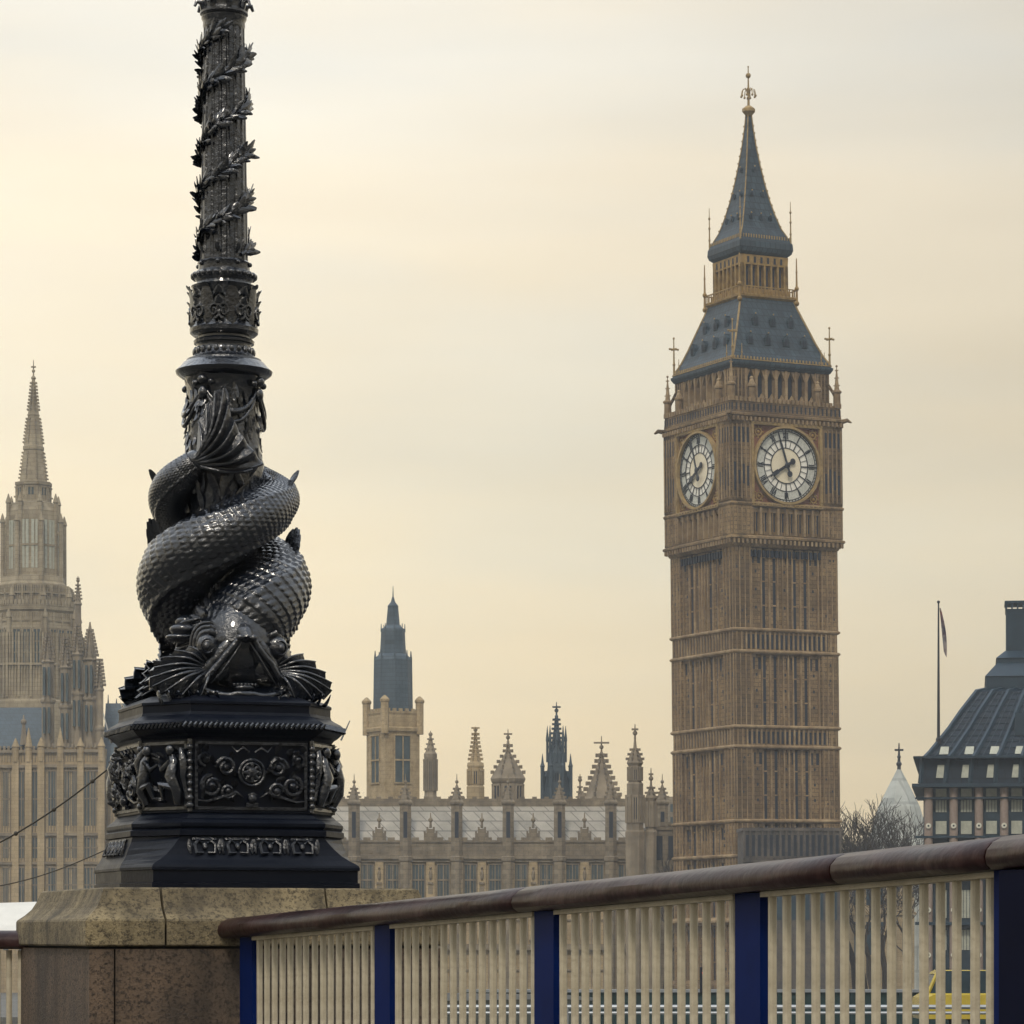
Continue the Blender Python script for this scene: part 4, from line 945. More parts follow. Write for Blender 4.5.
# ------------------------------------------------------------------ bridge parapet, barrier, car
bp_ = thing('bridge_parapet', 'dark green painted bridge parapet with pale top rail beyond the steel barrier', 'parapet', (0, 0, 0), 0)
b = MB(); t2 = MB(); 
def zr(y): return gz(9 + y*.055, y)
for side, nm_ in ((-13.2, 'l'), (13.2, 'r')):
    pr = [(9 + y*.055 + side, y, zr(y)) for y in range(32, 285, 12)]
    b.loft([[(x-.15, y, z), (x+.15, y, z), (x+.15, y, z+1.15), (x-.15, y, z+1.15)] for x, y, z in pr]); t2.loft([[(x-.22, y, z+1.15), (x+.22, y, z+1.15), (x+.22, y, z+1.28), (x-.22, y, z+1.28)] for x, y, z in pr])
split(b, 'panel', M['green'], bp_); split(t2, 'top_rail', M['galv'], bp_)
cw = thing('quay_wall', 'dark green iron screen wall crossing behind the yellow car', 'wall', (10, 135, gz(16, 135)), 0)
b = MB(); b.box(-12, 14, 0, .3, -.3, 1.5)
for i in range(27): b.box(-12 + i, -11.9 + i, -.08, 0, 0, 1.5)
b.build('panel', M['green'], cw); b = MB(); b.box(-12.1, 14.1, -.12, .42, 1.5, 1.62); b.build('top_rail', M['galv'], cw)
for (yb, py, lab) in ((30, 1007, 'long galvanised steel pedestrian barrier crossing behind the blue posts'),):
    ba = thing('pedestrian_barrier', lab, 'barrier', (2, yb, 0), 0)
    zt = zat(py, yb); b = MB()
    for z in (zt, zt - .055, zt - .45, .15): b.tube([(-4.5, 0, z), (6, 0, z)], .014 if z != zt else .02, 8)
    b.build('rail', M['galv'], ba)
    p = MB(); p.tube([(0, 0, 0), (0, 0, zt)], .022, 8); p.lathe([(.05, 0), (.05, .02)], 10); o0 = p.build('post', M['galv'], ba); o0.location = (-4.5, 0, 0)
    for i in range(1, 8): cp(o0, ba, (-4.5 + i*1.5, 0, 0))
cY = 118
car = thing('car', 'bright yellow car half hidden behind the railing bars at lower right', 'car', (xat(998, cY), cY, gz(xat(998, cY), cY) + .01), 0)
zroof = zat(970, cY) - car.location.z
s_ = zroof / 1.62
b = MB(); pr = [(-2.15, .35), (2.1, .35), (2.18, .6), (2.12, .92), (1.35, 1.02), (-1.95, 1.02), (-2.15, .9), (-2.2, .6)]
def ext(mb, P, y0, y1, inset=0, M_=None): mb.loft([[(x, y0 + inset, z) for x, z in P], [(x, y0, z) for x, z in P], [(x, y1, z) for x, z in P], [(x, y1 - inset, z) for x, z in P]] if False else [[(x, y0, z) for x, z in P], [(x, y1, z) for x, z in P]])
rg = []
for (y, f) in ((-.86, .93), (-.8, 1), (.8, 1), (.86, .93)): rg.append([(x*f*s_, y*s_, (z if z < .5 else .5 + (z-.5)*f)*s_) for x, z in pr])
b.loft(rg); b.build('body', M['yellow'], car)
cab = [(-1.95, 1.0), (1.25, 1.0), (.55, 1.55), (.3, 1.62), (-1.55, 1.62), (-1.75, 1.56)]
gl = MB(); gl.loft([[(x*.97*s_, y*s_, z*s_ - .02) for x, z in cab] for y in (-.72, .72)]); gl.build('windows', M['glass'], car)
b = MB(); b.loft([[(-1.75*s_, -.7*s_, 1.52*s_), (.58*s_, -.7*s_, 1.52*s_), (.3*s_, -.62*s_, 1.62*s_), (-1.6*s_, -.62*s_, 1.62*s_)], [(-1.75*s_, .7*s_, 1.52*s_), (.58*s_, .7*s_, 1.52*s_), (.3*s_, .62*s_, 1.62*s_), (-1.6*s_, .62*s_, 1.62*s_)]])
for x0, x1 in ((-1.95, -1.7), (1.22, .55), (-.75, -.72), (.0, .0)): b.tube([(x0*s_, -.76*s_, 1.0*s_), (x1*s_, -.7*s_, 1.54*s_)], .05*s_, 5)
b.build('roof', M['yellow'], car)
wh = MB(); wh.lathe([(.2, -.1), (.32, -.1), (.33, 0), (.32, .1), (.2, .1)], 20, M=Matrix.Rotation(PI/2, 4, 'X')); hub = MB(); hub.lathe([(.19, -.08), (.15, .12)], 12, M=Matrix.Rotation(PI/2, 4, 'X'))
w0 = wh.build('wheel', M['rubber'], car); h0 = hub.build('rim', M['galv'], w0); w0.location = (-1.35, -.8, .33)
for x, y in ((1.35, -.8), (-1.35, .8), (1.35, .8)): ww = cp(w0, car, (x, y, .33)); cp(h0, ww)

tl = thing('traffic_light', 'small traffic light showing red, seen between the railing bars left of the yellow car', 'traffic light', (xat(705, 100), 100, gz(xat(705, 100), 100)), 0)
zt_ = zat(973, 100) - tl.location.z
b = MB(); b.tube([(0, 0, 0), (0, 0, zt_ - .5)], .06, 8); b.build('pole', M['hand'], tl)
b = MB(); b.box(-.16, .16, -.1, .1, zt_ - .6, zt_ + .18); b.build('housing', M['hand'], tl)
rm = mat('red_signal', (.5, .02, .01), .4, .1); rm.node_tree.nodes['Principled BSDF'].inputs['Emission Color'].default_value = (1, .05, .03, 1); rm.node_tree.nodes['Principled BSDF'].inputs['Emission Strength'].default_value = 1.6
for i, m_ in enumerate((rm, M['dark'], M['dark'])): b = MB(); b.sph((0, -.1, zt_ - .22*i), .09, .05, .09, 10, 8); b.build('lens', m_, tl)

# white canopy at far left
cnY = 24
cv = thing('canopy', 'white canvas canopy roof peeking over the brown rail at far left', 'canopy', (xat(0, cnY), cnY, 0), 0)
zc2 = lambda py: zat(py, cnY)
b = MB(); rings = []
for i in range(15):
    t = i / 14; x = -2.5 + (xat(52, cnY) - xat(0, cnY) + 2.5) * t
    e_ = zc2(917) + .02 * math.sin(t*23) ; rings.append([(x, -.9, zc2(945)), (x, -.9, zc2(938) + .012*math.sin(t*40)), (x, 0, zc2(908) + .05*(t**2) ), (x, .9, zc2(938)), (x, .9, zc2(945))])
b.loft(rings); b.build('cover', M['canvas'], cv, 50)
b = MB()
for x in (-2.4, .3):
    for y in (-.85, .85): b.tube([(x, y, 0), (x, y, zc2(943))], .03, 8)
split(b, 'leg', M['galv'], cv)

# ------------------------------------------------------------------ RAILING
A0 = Vector((-1.157, 13.7, 0)); DD = Vector((.397, -.918, 0)).normalized(); NN = Vector((DD.y, -DD.x, 0))   # NN points to the left side
def rz_(s): return 1.592 + .029 * (s - .19)
rl = thing('railing', 'cream barred railing with blue posts and thick brown handrail right of the granite plinth', 'railing', (A0.x, A0.y, 0), 0)
FM = Matrix(((DD.x, -DD.y, 0, 0), (DD.y, DD.x, 0, 0), (0, 0, 1, 0), (0, 0, 0, 1)))      # x along the rail, y across, z up
def sec(s, f=1.0):
    z = rz_(s); o = []
    for (y, h) in ((-.055, 0), (-.072, .012), (-.078, .03), (-.074, .05), (-.055, .070), (-.025, .083), (0, .086), (.025, .083), (.055, .070), (.074, .05), (.078, .03), (.072, .012), (.055, 0)):
        o.append((s, y*f, z + .043 + (h - .043)*f))
    return o
PS = [.18, 1.745, 3.22, 4.665, 6.09, 7.6, 9.05]
joints = [(-.06, 3.08), (3.08, 5.25), (5.25, 6.04), (6.04, 9.0)]
for (a_, b_) in joints:
    b = MB(FM); st_ = []
    n_ = max(4, int((b_ - a_) / .12))
    for i in range(n_ + 1):
        s = a_ + .004 + (b_ - a_ - .008) * i / n_; f = .93 if i in (0, n_) else 1.0
        if a_ < 0 and i == 0: f = .6
        if i == 1 : s = a_ + .012
        if i == n_ - 1: s = b_ - .012
        st_.append([(p[0], p[1] + .0022*math.sin(s*5 + j), p[2] + .0018*noise.noise((s*2.3, j*.35, 0))) for j, p in enumerate(sec(s, f))])
    b.loft(st_); b.build('handrail', M['rail'], rl, 35)
b = MB(FM)
for (s0, s1) in [(PS[k] + .085, PS[k+1] - .085) for k in range(5)]:
    b.loft([[(s, -.022, rz_(s) - .016), (s, .022, rz_(s) - .016), (s, .022, rz_(s) - .001), (s, -.022, rz_(s) - .001)] for s in (s0, s1)])
    b = b; b.loft([[(s, -.02, rz_(s) - 1.02), (s, .02, rz_(s) - 1.02), (s, .02, rz_(s) - 1.05), (s, -.02, rz_(s) - 1.05)] for s in (s0, s1)])
split(b, 'cross_bar', M['cream'], rl)
for k in range(6):
    sk = PS[k]; big = (k == 4)
    hw, dp = (.078, .018)
    z = rz_(sk)
    b = MB(FM)
    if big: b.box(sk - .085, sk + .30, -.022, .022, 0, z - .001); q = MB(FM); q.box(sk + .0, sk + .40, -.06, .06, 0, z - .004); q.build('pier', M['pier'], rl)
    else: b.box(sk - hw, sk + hw, -dp, dp, 0, z - .001); b.box(sk - hw - .004, sk + hw + .004, -dp - .012, -dp, z - .06, z - .04) if False else None
    po = b.build('post', M['blue'], rl)
    if big:
        q = MB(FM); q.sph((sk - .04, .024, rz_(sk) - .215), .008, .004, .009, 10, 8); q.build('bolt', M['galv'], po)
        q = MB(FM); q.sph((sk - .04, -.024, rz_(sk) - .215), .008, .004, .009, 10, 8); q.build('bolt', M['galv'], po)
    for zb_ in (.07, .16):
        for xb_ in (-.045, .045):
            q = MB(FM); q.lathe([(.008, 0), (.008, .004), (.005, .007)], 8, M=Matrix.Translation((sk + xb_, dp if not big else .022, z - zb_)) @ Matrix.Rotation(-PI/2, 4, 'X')); q.build('bolt', M['blue'], po)
    if k < 5:
        st0 = sk + (.30 if big else hw); st1 = PS[k+1] - hw - (.01 if k == 3 else 0); nbar = 15 if not big else 12
        base_mb = None
        for i in range(nbar):
            s = st0 + (st1 - st0) * (i + .5) / nbar; zt = rz_(s) - .017
            if base_mb is None and k == 0:
                q = MB(); q.loft([[(x_, y_, z_) for x_, y_ in ((-.011, -.006), (-.006, -.011), (.006, -.011), (.011, -.006), (.011, .006), (.006, .011), (-.006, .011), (-.011, .006))] for z_ in (-1.05, .004)]); bar0 = q.build('baluster', M['cream'], rl, 40); o = bar0; base_mb = 1
            else: o = cp(bar0, rl)
            o.location = FM @ Vector((s + rnd.uniform(-.0025, .0025), rnd.uniform(-.002, .002), zt)); o.rotation_euler = (rnd.uniform(-.003, .003), rnd.uniform(-.003, .003), math.atan2(DD.y, DD.x) + rnd.uniform(-.08, .08)); base_mb = 1
# short railing on the far left
r2 = thing('railing', 'short stretch of cream barred railing left of the granite plinth', 'railing', (-2.17, 14.98, 0), R(172))
b = MB(); b.loft([[(x, p[1]*.9, p[2] - 1.592 + 1.535) for p in sec(.19)] for x in (-.05, .6, 1.5, 3.0)]); b.build('handrail', M['rail'], r2, 35)
q = MB(); q.lathe([(.014, 0), (.014, 1.53)], 10); o0 = q.build('baluster', M['cream'], r2, 40); o0.location = (.03, 0, 0)
for i in range(1, 55): cp(o0, r2, (.03 + i*.055, 0, 0))

# ------------------------------------------------------------------ GRANITE PLINTH and the DOLPHIN LAMP
LY = 14.5; U = LY / F                                 # one photograph pixel at the lamp's distance, in metres
LX_ = xat(224, LY); ZT = zat(890, LY); PHI = R(14); VR = math.atan((CX - 224)/F)      # the plinth is turned 14 degrees from the sight line
gp = thing('granite_plinth', 'massive weathered granite plinth with a flared cap carrying the black lamp', 'plinth', (LX_, LY, 0), PHI + VR)
def rl_(x0, x1, y0, y1, z): return [(x0, y0, z), (x1, y0, z), (x1, y1, z), (x0, y1, z)]
capP = [(0, 152), (1.5, 155), (6, 156.5), (12, 159), (19, 163), (25, 169), (30, 175.5), (32, 176.5), (54, 176.5), (55.5, 175)]
def capblock(s0, s1):
    b = MB(); rings = []
    for d, h in capP[::-1]:
        a = -h if s0 is None else s0; c = h if s1 is None else s1
        rings.append(rl_(a*U, c*U, -h*U, h*U, ZT - d*U))
    b.loft(rings); return b.build('cap', M['granite'], gp)
capblock(None, -101.2); capblock(-98.8, 60); capblock(62, None)
b = MB(); b.box(-168*U, 168*U, -168*U, 168*U, 0, ZT - 40*U); b.sq([(148*U, ZT - 40*U), (146*U, ZT - 1*U)]); b.build('core', M['mortar'], gp)
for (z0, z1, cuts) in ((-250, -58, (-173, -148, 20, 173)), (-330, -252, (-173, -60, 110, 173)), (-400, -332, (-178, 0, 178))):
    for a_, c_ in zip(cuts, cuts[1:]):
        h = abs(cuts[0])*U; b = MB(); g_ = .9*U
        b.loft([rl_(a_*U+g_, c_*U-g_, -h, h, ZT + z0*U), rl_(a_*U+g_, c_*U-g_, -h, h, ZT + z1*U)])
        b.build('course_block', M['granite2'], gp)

lamp = thing('street_lamp', 'ornate black iron lamp standard with two entwined scaly fish and a vine wrapped column', 'street lamp', (LX_, LY, ZT), VR)
UM = Matrix.Scale(U, 4); RM = UM @ Matrix.Rotation(PHI, 4, 'Z')
def oc(r_, h_): return [(-h_, -r_), (h_, -r_), (r_, -h_), (r_, h_), (h_, r_), (-h_, r_), (-r_, h_), (-r_, -h_)]
def oc4(R1, h, R2, h2): return [(-h, -R1), (h, -R1), (R2, -h2), (R2, h2), (h, R1), (-h, R1), (-R2, h2), (-R2, -h2)]
bpf = [(0, 131, 103, 119, 60), (5, 131, 103, 119, 60), (5.5, 129, 101.5, 117.5, 59.5), (17, 129, 101.5, 117.5, 59.5), (17.5, 131, 103, 119, 60), (20, 131, 103, 119, 60), (22, 130, 102, 118, 59), (24, 128, 99.5, 117, 59), (27, 125, 94, 115, 58), (32, 121, 87, 112, 58), (38, 118, 81, 110, 58), (45, 115.5, 75, 107, 57), (50, 114.5, 71, 106, 57), (51, 117.5, 73, 108, 58), (56, 117.5, 73, 108, 58), (57.5, 115, 70, 106, 57), (60, 117.5, 72, 107, 58), (63, 118, 72, 107, 58), (66, 115, 69, 104, 57), (68, 111, 65, 101, 56), (71, 109, 62, 98, 56),
       (73, 107, 60, 96, 55), (73.5, 108.5, 61, 97, 55.5), (75.5, 108.5, 61, 97, 55.5), (76, 107, 60, 96, 55), (144, 107, 60, 96, 55), (147, 109, 62, 98, 56), (149, 113, 65, 101, 58), (153, 117.5, 69, 105, 60), (157, 119.5, 70.5, 107, 61), (160, 119.5, 70.5, 107, 61), (163, 116, 67, 104, 59), (166, 111, 62, 99, 56), (168, 107, 60, 96, 55), (171, 105.5, 59, 95, 54.5), (178, 105.5, 59, 95, 54.5), (178.5, 107, 60, 96, 55), (181, 107, 60, 96, 55), (182.5, 105, 58, 94, 53), (185, 100, 54, 90, 50), (188, 92, 48, 84, 44), (189, 60, 34, 60, 34)]
b = MB(RM); b.loft([[(x, y, z) for x, y in oc4(*q_)] for z, *q_ in bpf]); b.build('base', M['ironp'], lamp)
# recess frames, relief panels
def spiral(mb, c, r0, turns, d0, ang0, sgn, rad, T):
    pts = []; rr_ = []
    for i in range(int(18*turns)):
        t = i / (18*turns); r_ = r0 * (1 - .85*t); a = ang0 + sgn * t * turns * 2*PI
        pts.append((c[0] + r_*math.cos(a), -1.2 - d0*(1 - abs(2*t-1)*.3), c[1] + r_*math.sin(a))); rr_.append(rad*(1.1 - .5*t))
    mb.tube(pts, rr_, 6, M=T); mb.sph((c[0], -d0 - 1, c[1]), rad*1.6, nu=8, nv=6, M=T)
def leafT(mb, T, p, d, nrm, ln, wd, th, curl):
    sub = MB(); sub.leaf(p, d, nrm, ln, wd, th, curl); mb.add(sub.v, sub.f, T)
def relief(T, hw, z0, z1, kind, seed):
    r_ = random.Random(seed); mb = MB(RM)
    zc = (z0+z1)/2
    for (x0, x1, za, zb_) in ((-hw, hw, z1 - 3, z1), (-hw, hw, z0, z0 + 3), (-hw, -hw + 3, z0, z1), (hw - 3, hw, z0, z1)): mb.box(x0, x1, -2.4, .5, za, zb_, T)
    if kind == 0:
        for rr_, rd_ in ((12.5, 1.6), (9, 1.2)):
            mb.tube([(rr_*math.cos(a), -4, zc + 3 + rr_*math.sin(a)) for a in [2*PI*i/28 for i in range(28)]], rd_, 6, M=T, closed=True)
        mb.sph((0, -4, zc+3), 6.5, 4, 6.5, 12, 8, M=T)
        for i in range(8): a = i*PI/4; leafT(mb, T, (3*math.cos(a), -6, zc + 3 + 3*math.sin(a)), (math.cos(a), 0, math.sin(a)), (0, -1, 0), 6, 3.5, 1.4, .1)
        mb.sph((0, -5, z0 + 11), 5, 5, 5.5, 10, 8, M=T); mb.box(-6, 6, -6, 0, z0 + 3, z0 + 7, T); mb.tube([(-4, -6, z0 + 14), (0, -8, z0 + 16), (4, -6, z0 + 14)], 1.4, 6, M=T)
        for sg in (-1, 1):
            spiral(mb, (sg*26, zc + 8), 9.5, 1.8, 4.5, PI/2 - sg*PI/2, sg, 2.3, T); spiral(mb, (sg*40, zc - 10), 10.5, 1.9, 5, PI/2, -sg, 2.6, T); spiral(mb, (sg*24, zc - 15), 8, 1.5, 4.5, 0, sg, 2.1, T)
            spiral(mb, (sg*46, zc + 16), 7, 1.4, 4, -PI/2, sg, 2.0, T)
            mb.tube([(sg*3, -4, z1 - 10), (sg*9, -6, z1 - 6), (sg*15, -5, z1 - 10), (sg*20, -4, z1 - 5)], [1.2, 2, 1.6, .6], 6, M=T)
            mb.tube([(sg*8, -3, z0 + 12), (sg*16, -5, z0 + 17), (sg*30, -5, z0 + 12), (sg*44, -4, z0 + 8), (sg*54, -3, z0 + 9)], [1, 2.2, 2.4, 1.8, .7], 6, M=T)
            for i in range(30):
                x = sg*r_.uniform(13, hw - 5); z = r_.uniform(z0 + 8, z1 - 10); a = r_.uniform(0, PI)
                leafT(mb, T, (x, -2, z), (sg*abs(math.cos(a))*.6 + .1, -.35, math.sin(a)), (0, -1, 0), r_.uniform(7, 13), r_.uniform(4, 6), 2.0, .3)
    else:
        # crouching putto-like figures in high relief among leaves
        for sg in (-1, 1):
            mb.tube([(sg*20, -5, z0 + 6), (sg*23, -10, z0 + 18), (sg*17, -12, z0 + 32), (sg*19, -9, z0 + 46), (sg*14, -7, z0 + 56)], [4, 5.5, 6.5, 5, 2.6], 8, M=T)
            mb.sph((sg*15, -10, z0 + 57), 5, 5, 5.8, 10, 8, M=T)
            mb.tube([(sg*17, -12, z0 + 46), (sg*7, -14, z0 + 38), (sg*1, -10, z0 + 44)], [3.4, 2.8, 1.8], 7, M=T)
            mb.tube([(sg*19, -12, z0 + 22), (sg*8, -16, z0 + 24), (sg*6, -10, z0 + 10)], [4.4, 3.8, 2.2], 7, M=T)
            mb.tube([(sg*24, -5, z1 - 8), (sg*30, -8, z1 - 20), (sg*27, -6, z1 - 34), (sg*31, -4, z0 + 10)], [3, 4, 3.4, 2], 7, M=T)
        for i in range(34):
            x = r_.uniform(-28, 28); z = r_.uniform(z0 + 5, z1 - 8); a = r_.uniform(-.3, PI+.3)
            leafT(mb, T, (x, -3, z), (math.cos(a), -.5, math.sin(a)), (0, -1, 0), r_.uniform(7, 14), r_.uniform(4, 6), 2.4, .35)
    mb.build('relief_panel', M['iron'] if kind else M['ironr'], lamp, 55)
for k in range(4):
    rr0 = 107 if k % 2 == 0 else 96; hw0 = 56 if k % 2 == 0 else 51
    A = Matrix.Rotation(k*PI/2, 4, 'Z') @ Matrix.Translation((0, -rr0, 0)); relief(A, hw0, 76, 142, 0, 5 + k)
    p0_, p1_ = oc4(107, 60, 96, 55)[2*k+1], oc4(107, 60, 96, 55)[(2*k+2) % 8]
    A2 = Matrix.Translation(((p0_[0]+p1_[0])/2, (p0_[1]+p1_[1])/2, 0)) @ Matrix.Rotation(math.atan2(p1_[1]-p0_[1], p1_[0]-p0_[0]), 4, 'Z'); relief(A2, 29, 76, 142, 1, 50 + k)
# motifs on the flare, twisted cornice moulding, pilaster drops
for k in range(4):
    mb = MB(RM)
    A = Matrix.Rotation(k*PI/2, 4, 'Z')
    for j in range(4):
        x = -51 + j*34
        T = A @ Matrix.Translation((x*(.95 if k % 2 == 0 else .5), -118 if k % 2 == 0 else -110, 39)) @ Matrix.Rotation(R(-28), 4, 'X')
        for sg in (-1, 1):
            mb.tube([(sg*2, -1, -6), (sg*9, -2, -7), (sg*10, -2.4, 2), (sg*6, -2, 7), (sg*2, -2.5, 3)], [1, 1.6, 1.8, 1.6, 1], 6, M=T)
            leafT(mb, T, (sg*14, 0, -7), (sg*.1, -.15, 1), (0, -1, 0), 15, 5, 2, .1)
        mb.sph((0, -1.5, 1), 3, 2.6, 4.5, 8, 6, M=T); mb.box(-12, 12, -2.5, 0, 7.5, 10, T)
    mb.build('flare_relief', M['ironr'], lamp, 50)
mb = MB(RM)
for z, q_ in ((157, (120.2, 71, 107.6, 61.5)),):
    P8 = oc4(*q_)
    for e_ in range(8):
        sA, sB = P8[e_], P8[(e_+1) % 8]; L_ = math.hypot(sB[0]-sA[0], sB[1]-sA[1]); n_ = int(L_/5)
        for i in range(n_):
            t = (i + .5)/n_; x = sA[0] + (sB[0]-sA[0])*t; y = sA[1] + (sB[1]-sA[1])*t; dx, dy = (sB[0]-sA[0])/L_, (sB[1]-sA[1])/L_
            mb.tube([(x - dx*2, y - dy*2, z - 2.2), (x + dx*2, y + dy*2, z + 2.2)], 1.7, 5)
mb.build('moulding', M['iron'], lamp, 50)
# pilaster strips at the arrises with drops of fruit
for k in range(8):
    mb = MB(RM); v0, v1 = oc4(108, 60.5, 97, 55.5)[k], oc4(108, 60.5, 97, 55.5)[(k+1) % 8]
    rr_ = random.Random(k)
    for i in range(9):
        z = 80 + i*7; mb.sph((v0[0]*1.005, v0[1]*1.005, z), 3.4 + rr_.random(), 3.4, 3.6, 8, 6)
    mb.tube([(v0[0], v0[1], 74), (v0[0], v0[1], 144)], 2.6, 8)
    mb.build('corner_drop', M['iron'], lamp, 50)
# spare rods
for (p0_, p1_, m_, ) in (((-113, 30, 148), (-121, 30, 178), M['wrod']), ((118, 30, 152), (127, 30, 172), M['galv'])):
    mb = MB(UM); mb.tube([p0_, p1_], [1.1, .6], 6); mb.build('bracket_rod', m_, lamp)

# core under the fish
def H_(py): return 890 - py
mb = MB(UM)
def corefn(r_, a, z): return r_ + 2.2*noise.noise((math.cos(a)*3, math.sin(a)*3, z*.12)) + 1.2*math.sin(a*9 + z*.3)
mb.lathe([(74, H_(704)), (70, H_(700)), (58, H_(690)), (48, H_(676)), (38, H_(655)), (30, H_(620)), (28, H_(580)), (30, H_(540)), (34, H_(505)), (37, H_(480)), (38.5, H_(465)), (37, H_(452)), (35, H_(430)), (34.5, H_(405)), (36, H_(392)), (38, H_(386)), (40, H_(380)), (41, H_(378))], 72, fn=corefn)
mb.build('core', M['iron'], lamp, 60)
mb = MB(UM); r_ = random.Random(3)
for i in range(420):                                     # weed and water-plant leaves filling the hollows
    py = r_.uniform(470, 690); a = r_.uniform(0, 2*PI); rad = 31 + 6*max(0, (py-640)/50) + (5 if py < 510 else 0)
    o = Vector((math.sin(a), -math.cos(a), 0)); t = Vector((math.cos(a), math.sin(a), 0))
    d = t*r_.uniform(-.7, .7) + Vector((0, 0, 1)) + o*r_.uniform(.1, .5)
    mb.leaf(o*rad + Vector((0, 0, H_(py) - 6)), d, o, r_.uniform(14, 24), r_.uniform(5, 8), 2.4, r_.uniform(-.1, .35))
mb.build('weeds', M['iron'], lamp, 60)

# fish: frames in head space (a side, b out, c up)
keys = [(14, 640, 38, 41), (40, 616, 41, 42), (75, 593, 43.5, 41), (120, 568, 45, 37.5), (180, 541, 46, 32), (235, 513, 50, 26), (270, 497, 54.5, 19.5), (295, 485, 53, 17), (311, 475, 49, 14.5), (322, 468, 46, 12.5)]
def kint(t):
    x = t * (len(keys) - 1); i = min(int(x), len(keys) - 2); f = x - i
    g_ = lambda j: keys[max(0, min(len(keys)-1, j))]
    o = []
    for c in range(4):
        p0, p1, p2, p3 = g_(i-1)[c], g_(i)[c], g_(i+1)[c], g_(i+2)[c]
        o.append(.5*((2*p1) + (-p0+p2)*f + (2*p0-5*p1+4*p2-p3)*f*f + (-p0+3*p1-3*p2+p3)*f**3))
    return o
def fpos(t):
    th, py, Rc, rb = kint(t); a = R(th); return Vector((Rc*math.sin(a), -Rc*math.cos(a), H_(py))), rb
def fan(mb, O, ends, th, ribs, bulge=Vector((0, 0, 0)), nseg=10, amp=2.2, notch=.12):
    """ribbed fin: solid fan from O to a polyline of ends"""
    O = Vector(O); ends = [Vector(e) for e in ends]; nn = ribs*4
    top = []; bot = []; NA = Vector((0, 0, 0))
    for e0_, e1_ in zip(ends, ends[1:]): NA += (e0_ - O).cross(e1_ - O)
    NA.normalize()
    if NA.dot(Vector((0, -1, .4))) < 0: NA = -NA
    for j in range(nn + 1):
        t = j / nn * (len(ends) - 1); i = min(int(t), len(ends)-2); E = ends[i].lerp(ends[i+1], t - i)
        ph = math.cos(j / 4 * 2*PI); E = O + (E - O) * (1 + notch * ph * .5)
        nrm = NA
        rowt = []; rowb = []
        for k in range(nseg + 1):
            f = .08 + .92*k/nseg; p = O.lerp(E, f) + bulge * math.sin(PI*f) ; hgt = amp * ph * min(1, f*2)
            tt = th * (1 - .75*f)
            rowt.append(p + nrm * (tt + hgt)); rowb.append(p - nrm * (tt - hgt))
        top.append(rowt); bot.append(rowb)
    rings = []
    for j in range(nn + 1): rings.append(top[j] + bot[j][::-1])
    mb.loft(rings)
    for j in range(0, nn + 1, 4): mb.tube([p + NA*.5 for p in top[j][1:]], [th*.42*(1 - .6*i_/nseg) for i_ in range(nseg)], 6)
HM = Matrix.Translation((0, 0, -6.5)) @ Matrix.Rotation(R(14), 4, 'Z')
def head_pt(a, b, c): return (a, -b, c)
